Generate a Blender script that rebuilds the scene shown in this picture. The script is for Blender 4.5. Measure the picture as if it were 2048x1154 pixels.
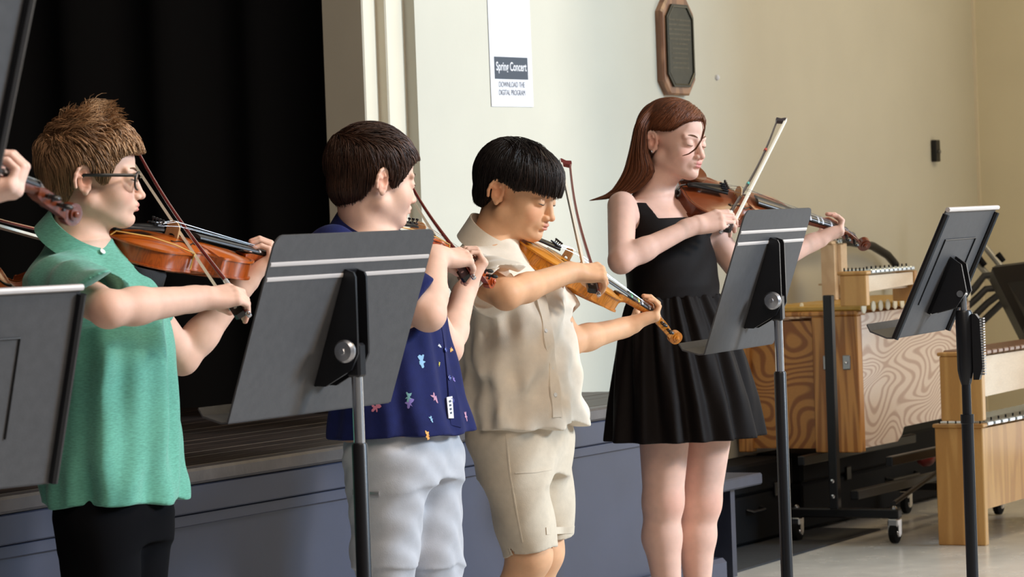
import bpy, bmesh, math, random
import numpy as np
from mathutils import Vector, Matrix
from mathutils.bvhtree import BVHTree

random.seed(7)
rng = np.random.default_rng(11)
for o in list(bpy.data.objects):
    bpy.data.objects.remove(o, do_unlink=True)
scene = bpy.context.scene
COL = scene.collection

# ------------------------------------------------------------------ camera
# X runs along the stage front (away to the right), Y into the stage, Z up.
FPX, CXP, CYP, CAMH = 6500.0, 1024.0, 577.0, 1.10
YAW, PITCH, ROLL = math.radians(29.0), math.radians(1.25), math.radians(2.1)
V0 = np.array([math.cos(YAW), math.sin(YAW), 0.0])
R0 = np.array([math.sin(YAW), -math.cos(YAW), 0.0])
ZUP = np.array([0.0, 0.0, 1.0])
VW = math.cos(PITCH) * V0 - math.sin(PITCH) * ZUP
U1 = math.sin(PITCH) * V0 + math.cos(PITCH) * ZUP
UW = math.cos(ROLL) * U1 + math.sin(ROLL) * R0
RW = math.cos(ROLL) * R0 - math.sin(ROLL) * U1
CAM = np.array([0.0, 0.0, CAMH])

cam_data = bpy.data.cameras.new('camera')
cam = bpy.data.objects.new('camera', cam_data)
COL.objects.link(cam)
cam_data.sensor_width = 36.0
cam_data.lens = FPX / 2048.0 * 36.0
cam_data.clip_end = 60
cam_data.dof.use_dof = True
cam_data.dof.focus_distance = 7.0
cam_data.dof.aperture_fstop = 13.0
cam.matrix_world = Matrix(((RW[0], UW[0], -VW[0], CAM[0]), (RW[1], UW[1], -VW[1], CAM[1]),
                           (RW[2], UW[2], -VW[2], CAM[2]), (0, 0, 0, 1)))
scene.camera = cam

# ------------------------------------------------------------------ light
world = bpy.data.worlds.new('hall_light')
scene.world = world
world.use_nodes = True
bg = world.node_tree.nodes['Background']
bg.inputs[0].default_value = (1.0, 0.93, 0.86, 1)
bg.inputs[1].default_value = 0.10


def lamp(name, kind, loc, direction, energy, color, size=None, sizey=None, angle=None):
    l = bpy.data.lights.new(name, kind)
    l.energy = energy
    l.color = color
    if kind == 'AREA':
        l.shape = 'RECTANGLE'
        l.size = size
        l.size_y = sizey
    if kind == 'SUN' and angle:
        l.angle = math.radians(angle)
    o = bpy.data.objects.new(name, l)
    COL.objects.link(o)
    o.location = loc
    o.rotation_euler = Vector(direction).to_track_quat('-Z', 'Y').to_euler()
    return o


SUN_DIR = (-0.35, 0.86, -0.37)
lamp('sun', 'SUN', (14, -12, 8), SUN_DIR, 1.4, (1.0, 0.80, 0.60), angle=4.5)
# area light added for bright sky beyond assumed tall windows opposite the stage (out of frame to the right)
lamp('assumed_window_sky_light', 'AREA', (7 + 0.36 * 18, 4 - 0.86 * 18, 1 + 0.32 * 18), (-0.36, 0.86, -0.32), 3100, (0.52, 0.76, 1.0), 4.5, 3.5)
# unseen warm fill lights, added to lift the near sides and the corner
lamp('fill_light_hall', 'AREA', (4.2, 0.8, 3.9), (0, 0.25, -1), 120, (1.0, 0.86, 0.72), 4.0, 1.6)
lamp('fill_light_corner', 'AREA', (10.3, 2.3, 3.7), (0, 0.55, -1), 44, (1.0, 0.78, 0.46), 2.4, 0.8)
# area light added for an assumed window, against the solid side wall, just out of frame: it also shines in the glossy stage paint
lamp('assumed_side_window_light', 'AREA', (12.22, 2.0, 1.5), (-1, 0, 0), 46, (0.95, 0.95, 0.95), 2.2, 2.8)

scene.view_settings.view_transform = 'Standard'
scene.view_settings.look = 'None'
scene.view_settings.gamma = 1.0
scene.view_settings.use_curve_mapping = False
scene.view_settings.exposure = 0.0


# ------------------------------------------------------------------ helpers
def N3(v):
    v = np.asarray(v, float)
    return v / np.linalg.norm(v)


def at(px, py, d):
    return CAM + d * (VW + (px - CXP) / FPX * RW + (CYP - py) / FPX * UW)


def on_y(px, y):
    """depth along the view axis where the ray of image column px meets plane Y=y (at eye level)"""
    return y / (math.sin(YAW) - (px - CXP) / FPX * math.cos(YAW))


def link(o, parent=None):
    COL.objects.link(o)
    if parent is not None:
        o.parent = parent
    return o


def mesh_data(name, verts, faces, mat=None, smooth=True, cols=None, sharp=None):
    me = bpy.data.meshes.new(name)
    verts = np.asarray(verts, np.float32).reshape(-1, 3)
    if isinstance(faces, np.ndarray):
        nf, k = faces.shape
        me.vertices.add(len(verts))
        me.vertices.foreach_set('co', verts.ravel())
        me.loops.add(nf * k)
        me.loops.foreach_set('vertex_index', faces.astype(np.int32).ravel())
        me.polygons.add(nf)
        me.polygons.foreach_set('loop_start', np.arange(0, nf * k, k, dtype=np.int32))
        me.polygons.foreach_set('loop_total', np.full(nf, k, np.int32))
        me.update(calc_edges=True)
    else:
        me.from_pydata([tuple(map(float, v)) for v in verts], [], [tuple(map(int, f)) for f in faces])
        me.update()
    if smooth:
        me.polygons.foreach_set('use_smooth', np.ones(len(me.polygons), bool))
    if sharp:
        try:
            me.set_sharp_from_angle(angle=math.radians(sharp))
        except Exception:
            pass
    if cols is not None:
        a = me.color_attributes.new('Col', 'FLOAT_COLOR', 'POINT')
        c = np.ones((len(verts), 4), np.float32)
        c[:, :3] = cols
        a.data.foreach_set('color', c.ravel())
    if mat is not None:
        me.materials.append(mat)
    return me


def part(parent, name, verts, faces, mat, smooth=True, cols=None, sharp=None, origin=None, label=None):
    """one mesh object; verts in the parent's frame (or world minus origin)"""
    verts = np.asarray(verts, float).reshape(-1, 3)
    if origin is not None:
        verts = verts - np.asarray(origin)
    o = bpy.data.objects.new(name, mesh_data(name, verts, faces, mat, smooth, cols, sharp))
    link(o, parent)
    if label:
        o['label'] = label
    return o


def thing(name, label, cat, loc=(0, 0, 0), group=None, M=None):
    o = bpy.data.objects.new(name, None)
    o.empty_display_size = 0.1
    COL.objects.link(o)
    if M is not None:
        o.matrix_world = M
    else:
        o.location = loc
    o['label'] = label
    o['category'] = cat
    if group:
        o['group'] = group
    return o


def tag(o, label, cat, group=None):
    o['label'] = label
    o['category'] = cat
    if group:
        o['group'] = group
    return o


def struct(o):
    o['kind'] = 'structure'
    return o


def frame_matrix(origin, ax, ay, az):
    return Matrix(((ax[0], ay[0], az[0], origin[0]), (ax[1], ay[1], az[1], origin[1]),
                   (ax[2], ay[2], az[2], origin[2]), (0, 0, 0, 1)))


class MB:
    """collects simple shapes into one mesh"""

    def __init__(s):
        s.v, s.f = [], []

    def add(s, verts, faces):
        b = len(s.v)
        s.v += [tuple(map(float, v)) for v in verts]
        s.f += [tuple(i + b for i in f) for f in faces]
        return s

    def box(s, lo, hi, bevel=0.0):
        x0, y0, z0 = lo
        x1, y1, z1 = hi
        if bevel <= 0:
            v = [(x0, y0, z0), (x1, y0, z0), (x1, y1, z0), (x0, y1, z0), (x0, y0, z1), (x1, y0, z1), (x1, y1, z1), (x0, y1, z1)]
            return s.add(v, [(3, 2, 1, 0), (4, 5, 6, 7), (0, 1, 5, 4), (1, 2, 6, 5), (2, 3, 7, 6), (3, 0, 4, 7)])
        b = bevel
        rings = []
        for z, e in ((z0, b), (z0 + b, 0), (z1 - b, 0), (z1, b)):
            rings.append([(x0 + e + b * 0, y0 + b, z), (x0 + b, y0 + e, z), (x1 - b, y0 + e, z), (x1 - e, y0 + b, z),
                          (x1 - e, y1 - b, z), (x1 - b, y1 - e, z), (x0 + b, y1 - e, z), (x0 + e, y1 - b, z)])
        return s.loft(rings, cap=True)

    def obox(s, c, ax, ay, az, hx, hy, hz):
        c, ax, ay, az = map(np.asarray, (c, ax, ay, az))
        v = [c + sx * hx * ax + sy * hy * ay + sz * hz * az for sz in (-1, 1) for sx, sy in ((-1, -1), (1, -1), (1, 1), (-1, 1))]
        return s.add(v, [(3, 2, 1, 0), (4, 5, 6, 7), (0, 1, 5, 4), (1, 2, 6, 5), (2, 3, 7, 6), (3, 0, 4, 7)])

    def loft(s, rings, cap=True, closed=True):
        n = len(rings[0])
        v = [p for r in rings for p in r]
        f = []
        for i in range(len(rings) - 1):
            for j in range(n if closed else n - 1):
                a, b = i * n + j, i * n + (j + 1) % n
                f.append((a, b, b + n, a + n))
        if cap:
            f.append(tuple(range(n - 1, -1, -1)))
            f.append(tuple((len(rings) - 1) * n + j for j in range(n)))
        return s.add(v, f)

    def tube(s, path, rad, n=10, cap=True, flat=1.0, up=None):
        path = [np.asarray(p, float) for p in path]
        m = len(path)
        if np.isscalar(rad):
            rad = [rad] * m
        t0 = N3(path[1] - path[0])
        ref = np.array([0, 0, 1.0]) if abs(t0[2]) < 0.9 else np.array([1.0, 0, 0])
        if up is not None:
            ref = np.asarray(up, float)
        nrm = N3(np.cross(t0, ref))
        rings = []
        for i in range(m):
            if i == 0:
                t = t0
            elif i == m - 1:
                t = N3(path[i] - path[i - 1])
            else:
                t = N3(N3(path[i + 1] - path[i]) + N3(path[i] - path[i - 1]))
            nrm = N3(nrm - t * np.dot(nrm, t))
            bn = np.cross(t, nrm)
            r = rad[i]
            rings.append([path[i] + r * (math.cos(a) * nrm + flat * math.sin(a) * bn) for a in (2 * math.pi * k / n for k in range(n))])
        return s.loft(rings, cap)

    def cyl(s, a, b, r, n=20, r2=None):
        return s.tube([a, b], [r, r if r2 is None else r2], n)

    def lathe(s, c, axis, prof, n=20):
        """prof: list of (distance along axis, radius)"""
        axis = N3(axis)
        ref = np.array([0, 0, 1.0]) if abs(axis[2]) < 0.9 else np.array([1.0, 0, 0])
        e1 = N3(np.cross(axis, ref))
        e2 = np.cross(axis, e1)
        c = np.asarray(c, float)
        rings = [[c + axis * h + r * (math.cos(2 * math.pi * k / n) * e1 + math.sin(2 * math.pi * k / n) * e2) for k in range(n)] for h, r in prof]
        return s.loft(rings, True)

    def prism(s, pts, lo, hi, axis=2):
        """polygon pts (2D) extruded along axis"""
        def mk(p, h):
            q = [p[0], p[1]]
            q.insert(axis, h)
            return q
        n = len(pts)
        v = [mk(p, lo) for p in pts] + [mk(p, hi) for p in pts]
        f = [tuple(range(n - 1, -1, -1)), tuple(range(n, 2 * n))]
        for i in range(n):
            j = (i + 1) % n
            f.append((i, j, j + n, i + n))
        return s.add(v, f)

    def sphere(s, c, r, n=12, m=8, sc=(1, 1, 1)):
        rings = []
        for i in range(1, m):
            th = math.pi * i / m
            rings.append([(c[0] + r * sc[0] * math.sin(th) * math.cos(2 * math.pi * k / n), c[1] + r * sc[1] * math.sin(th) * math.sin(2 * math.pi * k / n),
                           c[2] - r * sc[2] * math.cos(th)) for k in range(n)])
        return s.loft(rings, True)

    def out(s, parent, name, mat, smooth=True, sharp=35, origin=None, label=None):
        # consistent outward normals
        bm = bmesh.new()
        vs = [bm.verts.new(v if origin is None else tuple(np.asarray(v) - np.asarray(origin))) for v in s.v]
        for f in s.f:
            try:
                bm.faces.new([vs[i] for i in f])
            except ValueError:
                pass
        bmesh.ops.recalc_face_normals(bm, faces=bm.faces)
        me = bpy.data.meshes.new(name)
        bm.to_mesh(me)
        bm.free()
        if smooth:
            me.polygons.foreach_set('use_smooth', np.ones(len(me.polygons), bool))
            try:
                me.set_sharp_from_angle(angle=math.radians(sharp))
            except Exception:
                pass
        if mat is not None:
            me.materials.append(mat)
        o = bpy.data.objects.new(name, me)
        link(o, parent)
        if label:
            o['label'] = label
        return o


# ------------------------------------------------------------------ materials
def mat(name, color, rough=0.6, metal=0.0, noise=0.0, nscale=20.0, bump=0.0, bscale=200.0, coat=0.0, sheen=0.0,
        sss=0.0, attr=False, spec=0.5, stretch=None, rvar=0.0, aniso=0.0):
    m = bpy.data.materials.new(name)
    m.use_nodes = True
    nt = m.node_tree
    nd, lk = nt.nodes, nt.links
    b = nd['Principled BSDF']
    b.inputs['Roughness'].default_value = rough
    b.inputs['Metallic'].default_value = metal
    b.inputs['Specular IOR Level'].default_value = spec
    b.inputs['Coat Weight'].default_value = coat
    b.inputs['Coat Roughness'].default_value = 0.15
    if sheen:
        b.inputs['Sheen Weight'].default_value = sheen
        b.inputs['Sheen Roughness'].default_value = 0.5
    if sss:
        b.inputs['Subsurface Weight'].default_value = sss
        b.inputs['Subsurface Radius'].default_value = (1.0, 0.35, 0.2)
        b.inputs['Subsurface Scale'].default_value = 0.008
    if aniso:
        b.inputs['Anisotropic'].default_value = aniso
    tc = nd.new('ShaderNodeTexCoord')
    vec = tc.outputs['Object']
    if stretch:
        mp = nd.new('ShaderNodeMapping')
        mp.inputs['Scale'].default_value = stretch
        lk.new(vec, mp.inputs[0])
        vec = mp.outputs[0]
    src = None
    if attr:
        at_ = nd.new('ShaderNodeAttribute')
        at_.attribute_name = 'Col'
        src = at_.outputs['Color']
    else:
        b.inputs['Base Color'].default_value = (*color, 1)
    if noise:
        nz = nd.new('ShaderNodeTexNoise')
        nz.inputs['Scale'].default_value = nscale
        nz.inputs['Detail'].default_value = 5
        lk.new(vec, nz.inputs['Vector'])
        mr = nd.new('ShaderNodeMapRange')
        mr.inputs[1].default_value = 0.3
        mr.inputs[2].default_value = 0.7
        mr.inputs[3].default_value = 1 - noise
        mr.inputs[4].default_value = 1 + noise
        lk.new(nz.outputs['Fac'], mr.inputs[0])
        mx = nd.new('ShaderNodeVectorMath')
        mx.operation = 'SCALE'
        if src is None:
            mx.inputs[0].default_value = color
        else:
            lk.new(src, mx.inputs[0])
        lk.new(mr.outputs[0], mx.inputs['Scale'])
        src = mx.outputs[0]
        if rvar:
            m2 = nd.new('ShaderNodeMapRange')
            m2.inputs[1].default_value = 0.3
            m2.inputs[2].default_value = 0.7
            m2.inputs[3].default_value = rough - rvar
            m2.inputs[4].default_value = rough + rvar
            lk.new(nz.outputs['Fac'], m2.inputs[0])
            lk.new(m2.outputs[0], b.inputs['Roughness'])
    if src is not None:
        lk.new(src, b.inputs['Base Color'])
    if bump:
        n2 = nd.new('ShaderNodeTexNoise')
        n2.inputs['Scale'].default_value = bscale
        n2.inputs['Detail'].default_value = 3
        lk.new(vec, n2.inputs['Vector'])
        bp = nd.new('ShaderNodeBump')
        bp.inputs['Strength'].default_value = bump
        bp.inputs['Distance'].default_value = 0.002
        lk.new(n2.outputs['Fac'], bp.inputs['Height'])
        lk.new(bp.outputs[0], b.inputs['Normal'])
    return m


def wood(name, dark, light, rings=14.0, scale=(1, 1, 1), rough=0.45, coat=0.0, distort=3.0, fine=0.12, sharp=(0.35, 0.62), nsc=1.6, detail=2.0):
    """contour-grain wood: bands cut through a smooth noise volume"""
    m = bpy.data.materials.new(name)
    m.use_nodes = True
    nt = m.node_tree
    nd, lk = nt.nodes, nt.links
    b = nd['Principled BSDF']
    b.inputs['Roughness'].default_value = rough
    b.inputs['Coat Weight'].default_value = coat
    b.inputs['Coat Roughness'].default_value = 0.12
    tc = nd.new('ShaderNodeTexCoord')
    mp = nd.new('ShaderNodeMapping')
    mp.inputs['Scale'].default_value = scale
    lk.new(tc.outputs['Object'], mp.inputs[0])
    nz = nd.new('ShaderNodeTexNoise')
    nz.inputs['Scale'].default_value = nsc
    nz.inputs['Detail'].default_value = detail
    nz.inputs['Distortion'].default_value = 0.3
    lk.new(mp.outputs[0], nz.inputs['Vector'])
    mu = nd.new('ShaderNodeMath')
    mu.operation = 'MULTIPLY'
    mu.inputs[1].default_value = rings * 6.283
    lk.new(nz.outputs['Fac'], mu.inputs[0])
    sn = nd.new('ShaderNodeMath')
    sn.operation = 'SINE'
    lk.new(mu.outputs[0], sn.inputs[0])
    mr = nd.new('ShaderNodeMapRange')
    mr.inputs[1].default_value = -1
    mr.inputs[2].default_value = 1
    lk.new(sn.outputs[0], mr.inputs[0])
    cr = nd.new('ShaderNodeValToRGB')
    cr.color_ramp.elements[0].position = sharp[0]
    cr.color_ramp.elements[0].color = (*dark, 1)
    cr.color_ramp.elements[1].position = sharp[1]
    cr.color_ramp.elements[1].color = (*light, 1)
    lk.new(mr.outputs[0], cr.inputs[0])
    n2 = nd.new('ShaderNodeTexNoise')
    n2.inputs['Scale'].default_value = 90
    n2.inputs['Detail'].default_value = 4
    lk.new(mp.outputs[0], n2.inputs['Vector'])
    m3 = nd.new('ShaderNodeMapRange')
    m3.inputs[3].default_value = 1 - fine
    m3.inputs[4].default_value = 1 + fine
    lk.new(n2.outputs['Fac'], m3.inputs[0])
    sc = nd.new('ShaderNodeVectorMath')
    sc.operation = 'SCALE'
    lk.new(cr.outputs[0], sc.inputs[0])
    lk.new(m3.outputs[0], sc.inputs['Scale'])
    lk.new(sc.outputs[0], b.inputs['Base Color'])
    return m


M = {}
M['wall'] = mat('cream_wall_paint', (0.575, 0.55, 0.46), 0.65, noise=0.03, nscale=3, bump=0.15, bscale=60)
M['wall_side'] = mat('cream_side_wall_paint', (0.70, 0.64, 0.48), 0.7, noise=0.03, nscale=3, bump=0.15, bscale=60)
M['trim'] = mat('cream_gloss_trim', (0.74, 0.67, 0.53), 0.5, noise=0.03, nscale=6)
M['floor'] = mat('beige_vinyl_floor', (0.58, 0.55, 0.505), 0.25, noise=0.025, nscale=9, bump=0.01, bscale=40, rvar=0.04)
M['stage_blue'] = mat('blue_grey_stage_paint', (0.034, 0.041, 0.074), 0.46, noise=0.10, nscale=5, bump=0.06, bscale=30)
M['stage_wood'] = wood('dark_stage_boards', (0.014, 0.008, 0.006), (0.034, 0.020, 0.014), 10, (0.6, 9, 9), 0.45)
M['stage_edge'] = mat('worn_stage_edge', (0.085, 0.075, 0.075), 0.42, noise=0.25, nscale=14, bump=0.3, bscale=60)
M['step_shaded'] = mat('blue_step_paint_shaded', (0.022, 0.026, 0.045), 0.45, noise=0.15, nscale=20)  # blue step paint, darkened to carry the shade that lies on the step
M['curtain'] = mat('black_stage_curtain', (0.006, 0.006, 0.007), 0.95)
M['navy_panel'] = mat('dark_navy_panel', (0.05, 0.06, 0.17), 0.7)
M['dark_mat'] = mat('charcoal_mat', (0.025, 0.025, 0.028), 0.85, noise=0.2, nscale=60)
M['black_metal'] = mat('black_powder_coat', (0.009, 0.009, 0.011), 0.36, spec=0.35, bump=0.06, bscale=400)
M['stand_grey'] = mat('dark_grey_powder_coat', (0.072, 0.070, 0.072), 0.55, spec=0.3, noise=0.08, nscale=60, bump=0.12, bscale=500)
M['steel'] = mat('brushed_steel', (0.62, 0.62, 0.64), 0.26, 1.0)
M['dull_steel'] = mat('dull_steel', (0.42, 0.42, 0.44), 0.36, 1.0, noise=0.1, nscale=40)
M['ridge'] = mat('ridge_highlight_metal', (0.60, 0.55, 0.53), 0.30, 0.2)  # pale colour paints the bright highlight along the desk ridges
M['rubber'] = mat('black_rubber', (0.006, 0.006, 0.007), 0.8, spec=0.15)
M['paper'] = mat('white_paper', (0.74, 0.74, 0.78), 0.7)
M['ink'] = mat('dark_slate_ink', (0.035, 0.05, 0.075), 0.6)
M['grey_ink'] = mat('grey_ink', (0.13, 0.15, 0.2), 0.6)
M['bronze'] = mat('dark_bronze', (0.035, 0.034, 0.022), 0.42, 0.4, noise=0.2, nscale=40)
M['bronze_hi'] = mat('worn_bronze', (0.11, 0.10, 0.07), 0.4, 0.5)
M['plaque_wood'] = wood('plaque_walnut', (0.20, 0.085, 0.04), (0.33, 0.16, 0.08), 8, (4, 4, 1.0), 0.4, 0.3)
M['oak'] = wood('honey_oak', (0.50, 0.25, 0.07), (0.62, 0.34, 0.11), 5, (5, 5, 0.6), 0.42, 0.2, sharp=(0.2, 0.8))
M['oak_pale'] = wood('pale_maple_board', (0.76, 0.60, 0.44), (0.84, 0.69, 0.53), 6, (0.8, 4, 4), 0.5, 0.1, sharp=(0.1, 0.9))
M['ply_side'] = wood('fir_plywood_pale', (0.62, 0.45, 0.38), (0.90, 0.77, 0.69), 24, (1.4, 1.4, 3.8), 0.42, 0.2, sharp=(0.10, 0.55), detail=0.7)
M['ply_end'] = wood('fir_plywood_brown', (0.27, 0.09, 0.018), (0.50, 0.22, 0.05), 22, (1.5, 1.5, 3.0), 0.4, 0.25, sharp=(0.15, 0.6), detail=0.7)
M['pine_post'] = wood('orange_pine', (0.35, 0.13, 0.028), (0.60, 0.28, 0.075), 7, (9, 9, 0.6), 0.42, 0.25, sharp=(0.1, 0.8))
M['rosewood_bar'] = mat('rosewood_bar', (0.20, 0.09, 0.05), 0.35, noise=0.2, nscale=40, coat=0.3)
M['yellow_bar'] = mat('yellow_bar', (0.55, 0.32, 0.055), 0.35, noise=0.12, nscale=30, coat=0.2)
M['bar_end'] = mat('pale_bar_end', (0.86, 0.80, 0.62), 0.4)
M['alu_bar'] = mat('aluminium_bar', (0.62, 0.70, 0.78), 0.25, 0.85)
M['chair_black'] = mat('black_chair_vinyl', (0.016, 0.016, 0.018), 0.5)
M['chair_grey'] = mat('grey_chair_tube', (0.28, 0.28, 0.27), 0.4, 0.5)
M['red'] = mat('dark_red_plastic', (0.16, 0.01, 0.012), 0.4)


def ray(px, py):
    return VW + (px - CXP) / FPX * RW + (CYP - py) / FPX * UW


def hit(px, py, axis, val):
    """where the line of sight through an image point meets the plane axis=val"""
    r = ray(px, py)
    return CAM + r * ((val - CAM[axis]) / r[axis])


# ------------------------------------------------------------------ setting
STAGE_Y, STAGE_Z, WALL_Y, SIDE_X = 4.08, 0.574, 4.65, 12.25
STAGE_X1 = 8.57


def sbox(name, lo, hi, m, bevel=0.0, parent=None):
    o = MB().box(lo, hi, bevel).out(parent, name, m, smooth=bevel > 0)
    if parent is None:
        struct(o)
    return o


sbox('floor', (-2.0, -5.0, -0.08), (SIDE_X + 0.2, 9.0, 0.0), M['floor'])
wx = [hit(830, 60, 1, WALL_Y)[0], 0, 0]
y1 = WALL_Y + 0.034
y2 = y1 + 0.030
y3 = y2 + 0.135
x_a = wx[0]
x_b = hit(772, 60, 1, y1)[0]
x_c = hit(726, 60, 1, y2)[0]
sbox('wall_back', (x_a, WALL_Y, 0.0), (SIDE_X + 0.2, y3 - 0.001, 4.2), M['wall'])
sbox('trim_1', (x_b, y1, STAGE_Z), (x_a + 0.02, y1 + 0.2, 4.2), M['trim'], 0.004)
sbox('trim_2', (x_c, y2, STAGE_Z), (x_b + 0.02, y3, 4.2), M['trim'], 0.004)
sbox('wall_right', (SIDE_X, 0.80, 0.0), (SIDE_X + 0.15, WALL_Y, 4.2), M['wall_side'])
sbox('wall_sun_blocker', (10.42, 0.80, 0.0), (SIDE_X, 0.92, 4.2), M['wall'])  # unseen wall added to keep the sun off the right of the back wall
sbox('trim_3', (SIDE_X - 0.008, WALL_Y - 0.012, 0.0), (SIDE_X, WALL_Y, 4.2), M['trim'])

# stage interior: black drapes as a rippled cloth
mb = MB()
pts = []
xs = np.linspace(-2.0, x_c + 1.0, 260)
top, bot = [], []
for x in xs:
    yy = 7.6 + 0.05 * math.sin(x * 17) + 0.03 * math.sin(x * 41 + 1)
    bot.append((x, yy, STAGE_Z))
    top.append((x, yy, 4.2))
mb.loft([bot, top], cap=False, closed=False)
struct(mb.out(None, 'wall_stage_back', M['curtain']))
mb = MB()
top, bot = [], []
for y in np.linspace(y3, 7.6, 90):
    xx = x_c + 0.25 + 0.05 * math.sin(y * 19)
    bot.append((xx, y, STAGE_Z))
    top.append((xx, y, 4.2))
mb.loft([bot, top], cap=False, closed=False)
struct(mb.out(None, 'wall_stage_wing', M['curtain']))
sbox('ceiling_stage', (-2.0, y2, 4.2), (x_c + 1.0, 8.0, 4.3), M['curtain'])
sbox('wall_stage_left', (-2.1, STAGE_Y, 0), (-2.0, 8.0, 4.2), M['curtain'])

# stage floor: boards running along the front, each its own piece
st = sbox('floor_stage', (-2.0, STAGE_Y + 0.03, 0.02), (STAGE_X1, 7.7, STAGE_Z - 0.024), M['curtain'])
w = 0.083
pm = None
for i in range(42):
    ya = STAGE_Y + 0.055 + i * w
    if ya > 7.5:
        break
    if pm is None:
        b = MB().box((-2.0, 0, 0), (STAGE_X1 - 0.03, w - 0.003, 0.024), 0.0015)
        o = b.out(st, 'plank', M['stage_wood'])
        pm = o.data
    else:
        o = bpy.data.objects.new('plank', pm)
        link(o, st)
    o.location = (0, ya, STAGE_Z - 0.024 + (0.0006 if i % 3 == 0 else 0.0))
# apron front
sf = sbox('wall_stage_front', (-2.0, STAGE_Y + 0.022, 0.0), (STAGE_X1 - 0.02, STAGE_Y + 0.06, STAGE_Z - 0.05), M['stage_blue'])
MB().box((-2.0, STAGE_Y - 0.004, STAGE_Z - 0.034), (STAGE_X1, STAGE_Y + 0.052, STAGE_Z + 0.001), 0.006).out(sf, 'nosing', M['stage_edge'])
MB().box((-2.0, STAGE_Y + 0.004, STAGE_Z - 0.098), (STAGE_X1 - 0.01, STAGE_Y + 0.03, STAGE_Z - 0.036), 0.003).out(sf, 'fascia_board', M['stage_blue'])
MB().box((-2.0, STAGE_Y + 0.012, STAGE_Z - 0.126), (STAGE_X1 - 0.01, STAGE_Y + 0.03, STAGE_Z - 0.100), 0.002).out(sf, 'cover_strip', M['stage_blue'])
MB().box((-2.0, STAGE_Y - 0.012, 0.0), (STAGE_X1 + 0.012, STAGE_Y + 0.03, 0.085), 0.012).out(sf, 'base_board', M['stage_blue'])
MB().box((STAGE_X1 - 0.04, STAGE_Y + 0.02, 0.0), (STAGE_X1 - 0.02, WALL_Y, STAGE_Z - 0.03)).out(sf, 'end_panel', M['stage_blue'])
MB().box((STAGE_X1 - 0.02, STAGE_Y + 0.0, 0.0), (STAGE_X1 + 0.012, WALL_Y, 0.085), 0.01).out(sf, 'end_base_board', M['stage_blue'])

# charcoal runner mat on the floor beside the stage
a = hit(1452, 1150, 2, 0.004)
mb = MB()
mb.prism([(a[0] - 0.02, a[1]), (a[0] + 1.35, a[1] + 0.06), (a[0] + 1.35, 4.6), (a[0] - 0.02, 4.6)], 0.0005, 0.006)
tag(mb.out(None, 'floor_mat', M['dark_mat'], smooth=False), 'charcoal floor mat lying beside the end of the stage', 'mat')

# portable stage step at the end of the stage
e = hit(1511, 948, 2, 0.30)
f0 = STAGE_X1 + 0.03
t = thing('stage_step', 'dark blue wooden step standing at the end of the stage', 'step', (f0, e[1], 0))
ye = e[1]
x1 = max(e[0], f0 + 0.36)
MB().box((0, 0, 0.265), (x1 - f0, 0.42, 0.30), 0.005).out(t, 'tread', M['step_shaded'])
MB().box((0.0, 0.03, 0.0), (0.03, 0.40, 0.264)).out(t, 'side_panel', M['step_shaded'])
MB().box((x1 - f0 - 0.17, 0.03, 0.0), (x1 - f0 - 0.14, 0.40, 0.264)).out(t, 'side_panel', M['step_shaded'])
MB().box((0.031, 0.20, 0.04), (x1 - f0 - 0.171, 0.225, 0.12)).out(t, 'stretcher', M['step_shaded'])

# dark blue panel back on the stage
pz0 = hit(30, 312, 1, 6.6)[2]
pz1 = hit(30, 196, 1, 6.6)[2]
px1 = hit(150, 250, 1, 6.6)[0]
t = thing('blue_panel', 'dark navy panel with a top rail standing in the shadow on the stage', 'panel', (px1 - 1.5, 6.6, STAGE_Z))
MB().box((0, 0, pz0 - STAGE_Z), (1.5, 0.04, pz1 - STAGE_Z - 0.03), 0.004).out(t, 'board', M['navy_panel'])
MB().box((-0.01, -0.02, pz1 - STAGE_Z - 0.026), (1.51, 0.06, pz1 - STAGE_Z), 0.004).out(t, 'top_rail', M['navy_panel'])
for xx in (0.02, 1.44):
    MB().box((xx, 0.0, 0.0), (xx + 0.04, 0.04, pz0 - STAGE_Z - 0.001)).out(t, 'leg', M['curtain'])


# ------------------------------------------------------------------ poster, plaque, wall plate
def text_mesh(body, size, name, parent, m, loc, rot, align='CENTER', xscale=1.0, extrude=0.0, bold=0.0):
    cu = bpy.data.curves.new('text', 'FONT')
    cu.body = body
    cu.size = size
    cu.align_x = align
    cu.extrude = extrude
    cu.offset = bold
    o = bpy.data.objects.new('text', cu)
    COL.objects.link(o)
    dg = bpy.context.evaluated_depsgraph_get()
    me = bpy.data.meshes.new_from_object(o.evaluated_get(dg))
    bpy.data.objects.remove(o, do_unlink=True)
    me.materials.clear()
    me.materials.append(m)
    ob = bpy.data.objects.new(name, me)
    link(ob, parent)
    ob.location = loc
    ob.rotation_euler = rot
    ob.scale = (xscale, 1, 1)
    return ob


# poster frame: local x to the right along the wall (+X), local z up, faces -Y
pb = hit(982, 213, 1, WALL_Y)
pbr = hit(1066, 216, 1, WALL_Y)
pw = pbr[0] - pb[0]
ph = 0.52
t = thing('poster', 'white paper concert poster taped to the pale wall', 'poster', (pb[0], WALL_Y - 0.0015, pb[2]))
t.rotation_euler = (0, math.radians(-0.3), 0)
pp = []
nx_, nz_ = 8, 16
for j in range(nz_ + 1):
    for i in range(nx_ + 1):
        u, v = i / nx_, j / nz_
        pp.append((u * pw, -0.0004 * (abs(u - 0.5) * 2) ** 3 * (1 - v) - 0.0004, v * ph))
ff = [(j * (nx_ + 1) + i, j * (nx_ + 1) + i + 1, (j + 1) * (nx_ + 1) + i + 1, (j + 1) * (nx_ + 1) + i) for j in range(nz_) for i in range(nx_)]
part(t, 'sheet', pp, ff, M['paper'])
k = ph / 1.0


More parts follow.
